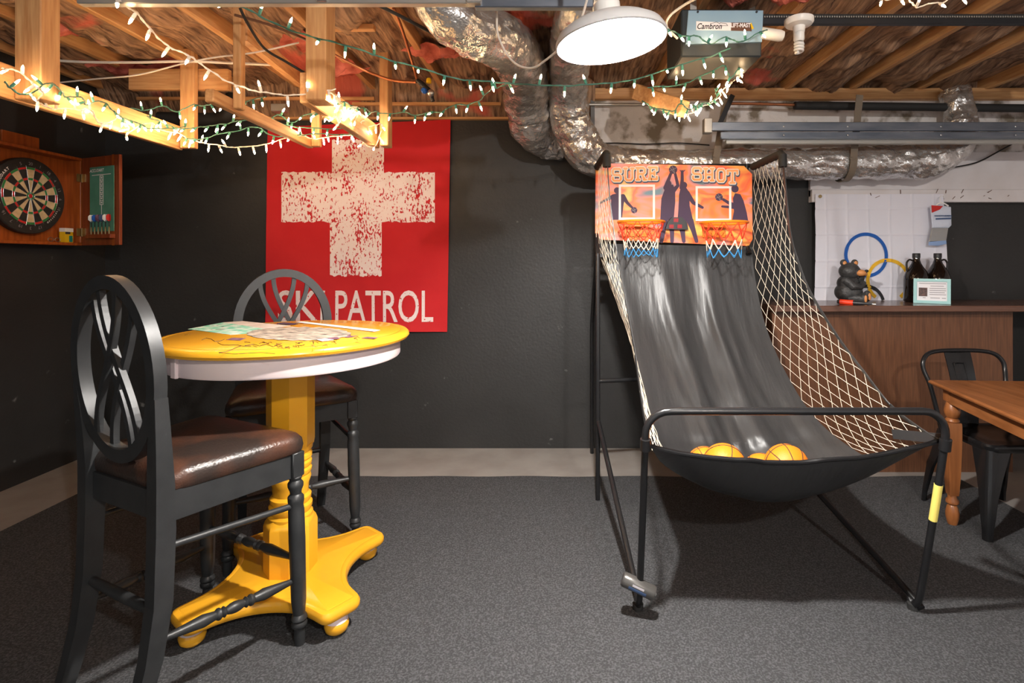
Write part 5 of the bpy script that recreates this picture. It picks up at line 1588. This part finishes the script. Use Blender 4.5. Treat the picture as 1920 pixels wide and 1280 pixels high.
lights('white-wired fairy light string hanging lowest between the frames', [(350, 262, 3.08), (375, 268, 3.06), (410, 274, 3.02), (430, 278, 3.0), (462, 276, 3.0), (500, 272, 3.0), (525, 262, 3.0), (560, 254, 3.02), (590, 262, 3.06), (620, 258, 3.06), (655, 254, 3.08), (690, 246, 3.1), (682, 268, 3.1), (705, 276, 3.1), (716, 246, 3.1)], 'white', .070, 9)
lights('tangle of white-wired fairy lights wound round the rail over the cross', [(606, 172, 2.24), (628, 176, 2.3), (640, 200, 2.45), (628, 214, 2.5), (634, 232, 2.55), (652, 205, 2.6), (668, 200, 2.65), (658, 226, 2.7), (672, 210, 2.72), (662, 236, 2.8), (684, 226, 2.9), (672, 244, 2.95), (700, 236, 3.0), (716, 232, 3.05)], 'white', .042, 10)
lights('short green-wired fairy light string between the middle rail and the banner top', [(452, 222, 2.85), (505, 222, 2.95), (522, 214, 3.0), (548, 230, 3.05), (575, 216, 3.05), (594, 212, 3.0), (612, 214, 2.9), (634, 206, 2.6)], 'green', .07, 11)
lights('green-wired fairy light string looped across the opener face', [(1190, 32, 2.0), (1215, 42, 2.1), (1246, 54, 2.2), (1285, 64, 2.29), (1310, 63, 2.30), (1334, 80, 2.30), (1356, 66, 2.30), (1385, 76, 2.30), (1405, 70, 2.30), (1422, 58, 2.31), (1442, 56, 2.34)], 'green', .075, 12)
lights('green-wired fairy lights strung below the opener toward the long duct', [(1212, 168, 2.6), (1235, 164, 2.6), (1262, 164, 2.6), (1290, 156, 2.55), (1316, 144, 2.5), (1345, 127, 2.45), (1360, 124, 2.45), (1372, 146, 2.5), (1388, 118, 2.5), (1396, 104, 2.5)], 'green', .060, 13)
lights('fairy light string running down the black duct hanger', [(1390, 124, 2.55), (1376, 150, 2.7), (1364, 160, 2.8), (1352, 172, 2.85), (1348, 184, 2.9), (1330, 196, 2.9), (1312, 204, 2.9), (1290, 214, 2.85), (1266, 210, 2.8)], 'white', .055, 14)
lights('fairy light string wrapped round the short pine arm', [(1205, 190, 2.9), (1225, 198, 2.85), (1245, 208, 2.8), (1262, 206, 2.74), (1278, 196, 2.70), (1292, 205, 2.72), (1306, 198, 2.75), (1318, 192, 2.8), (1335, 190, 2.85), (1345, 178, 2.85), (1340, 166, 2.8)], 'green', .040, 15)
lights('white-wired fairy lights bunched at the top right of the ceiling', [(1640, -10, 2.2), (1665, 2, 2.2), (1700, -6, 2.2), (1712, 8, 2.2), (1722, 16, 2.2), (1746, 8, 2.2), (1770, 6, 2.2), (1785, -4, 2.2), (1830, -8, 2.2)], 'white', .080, 16)
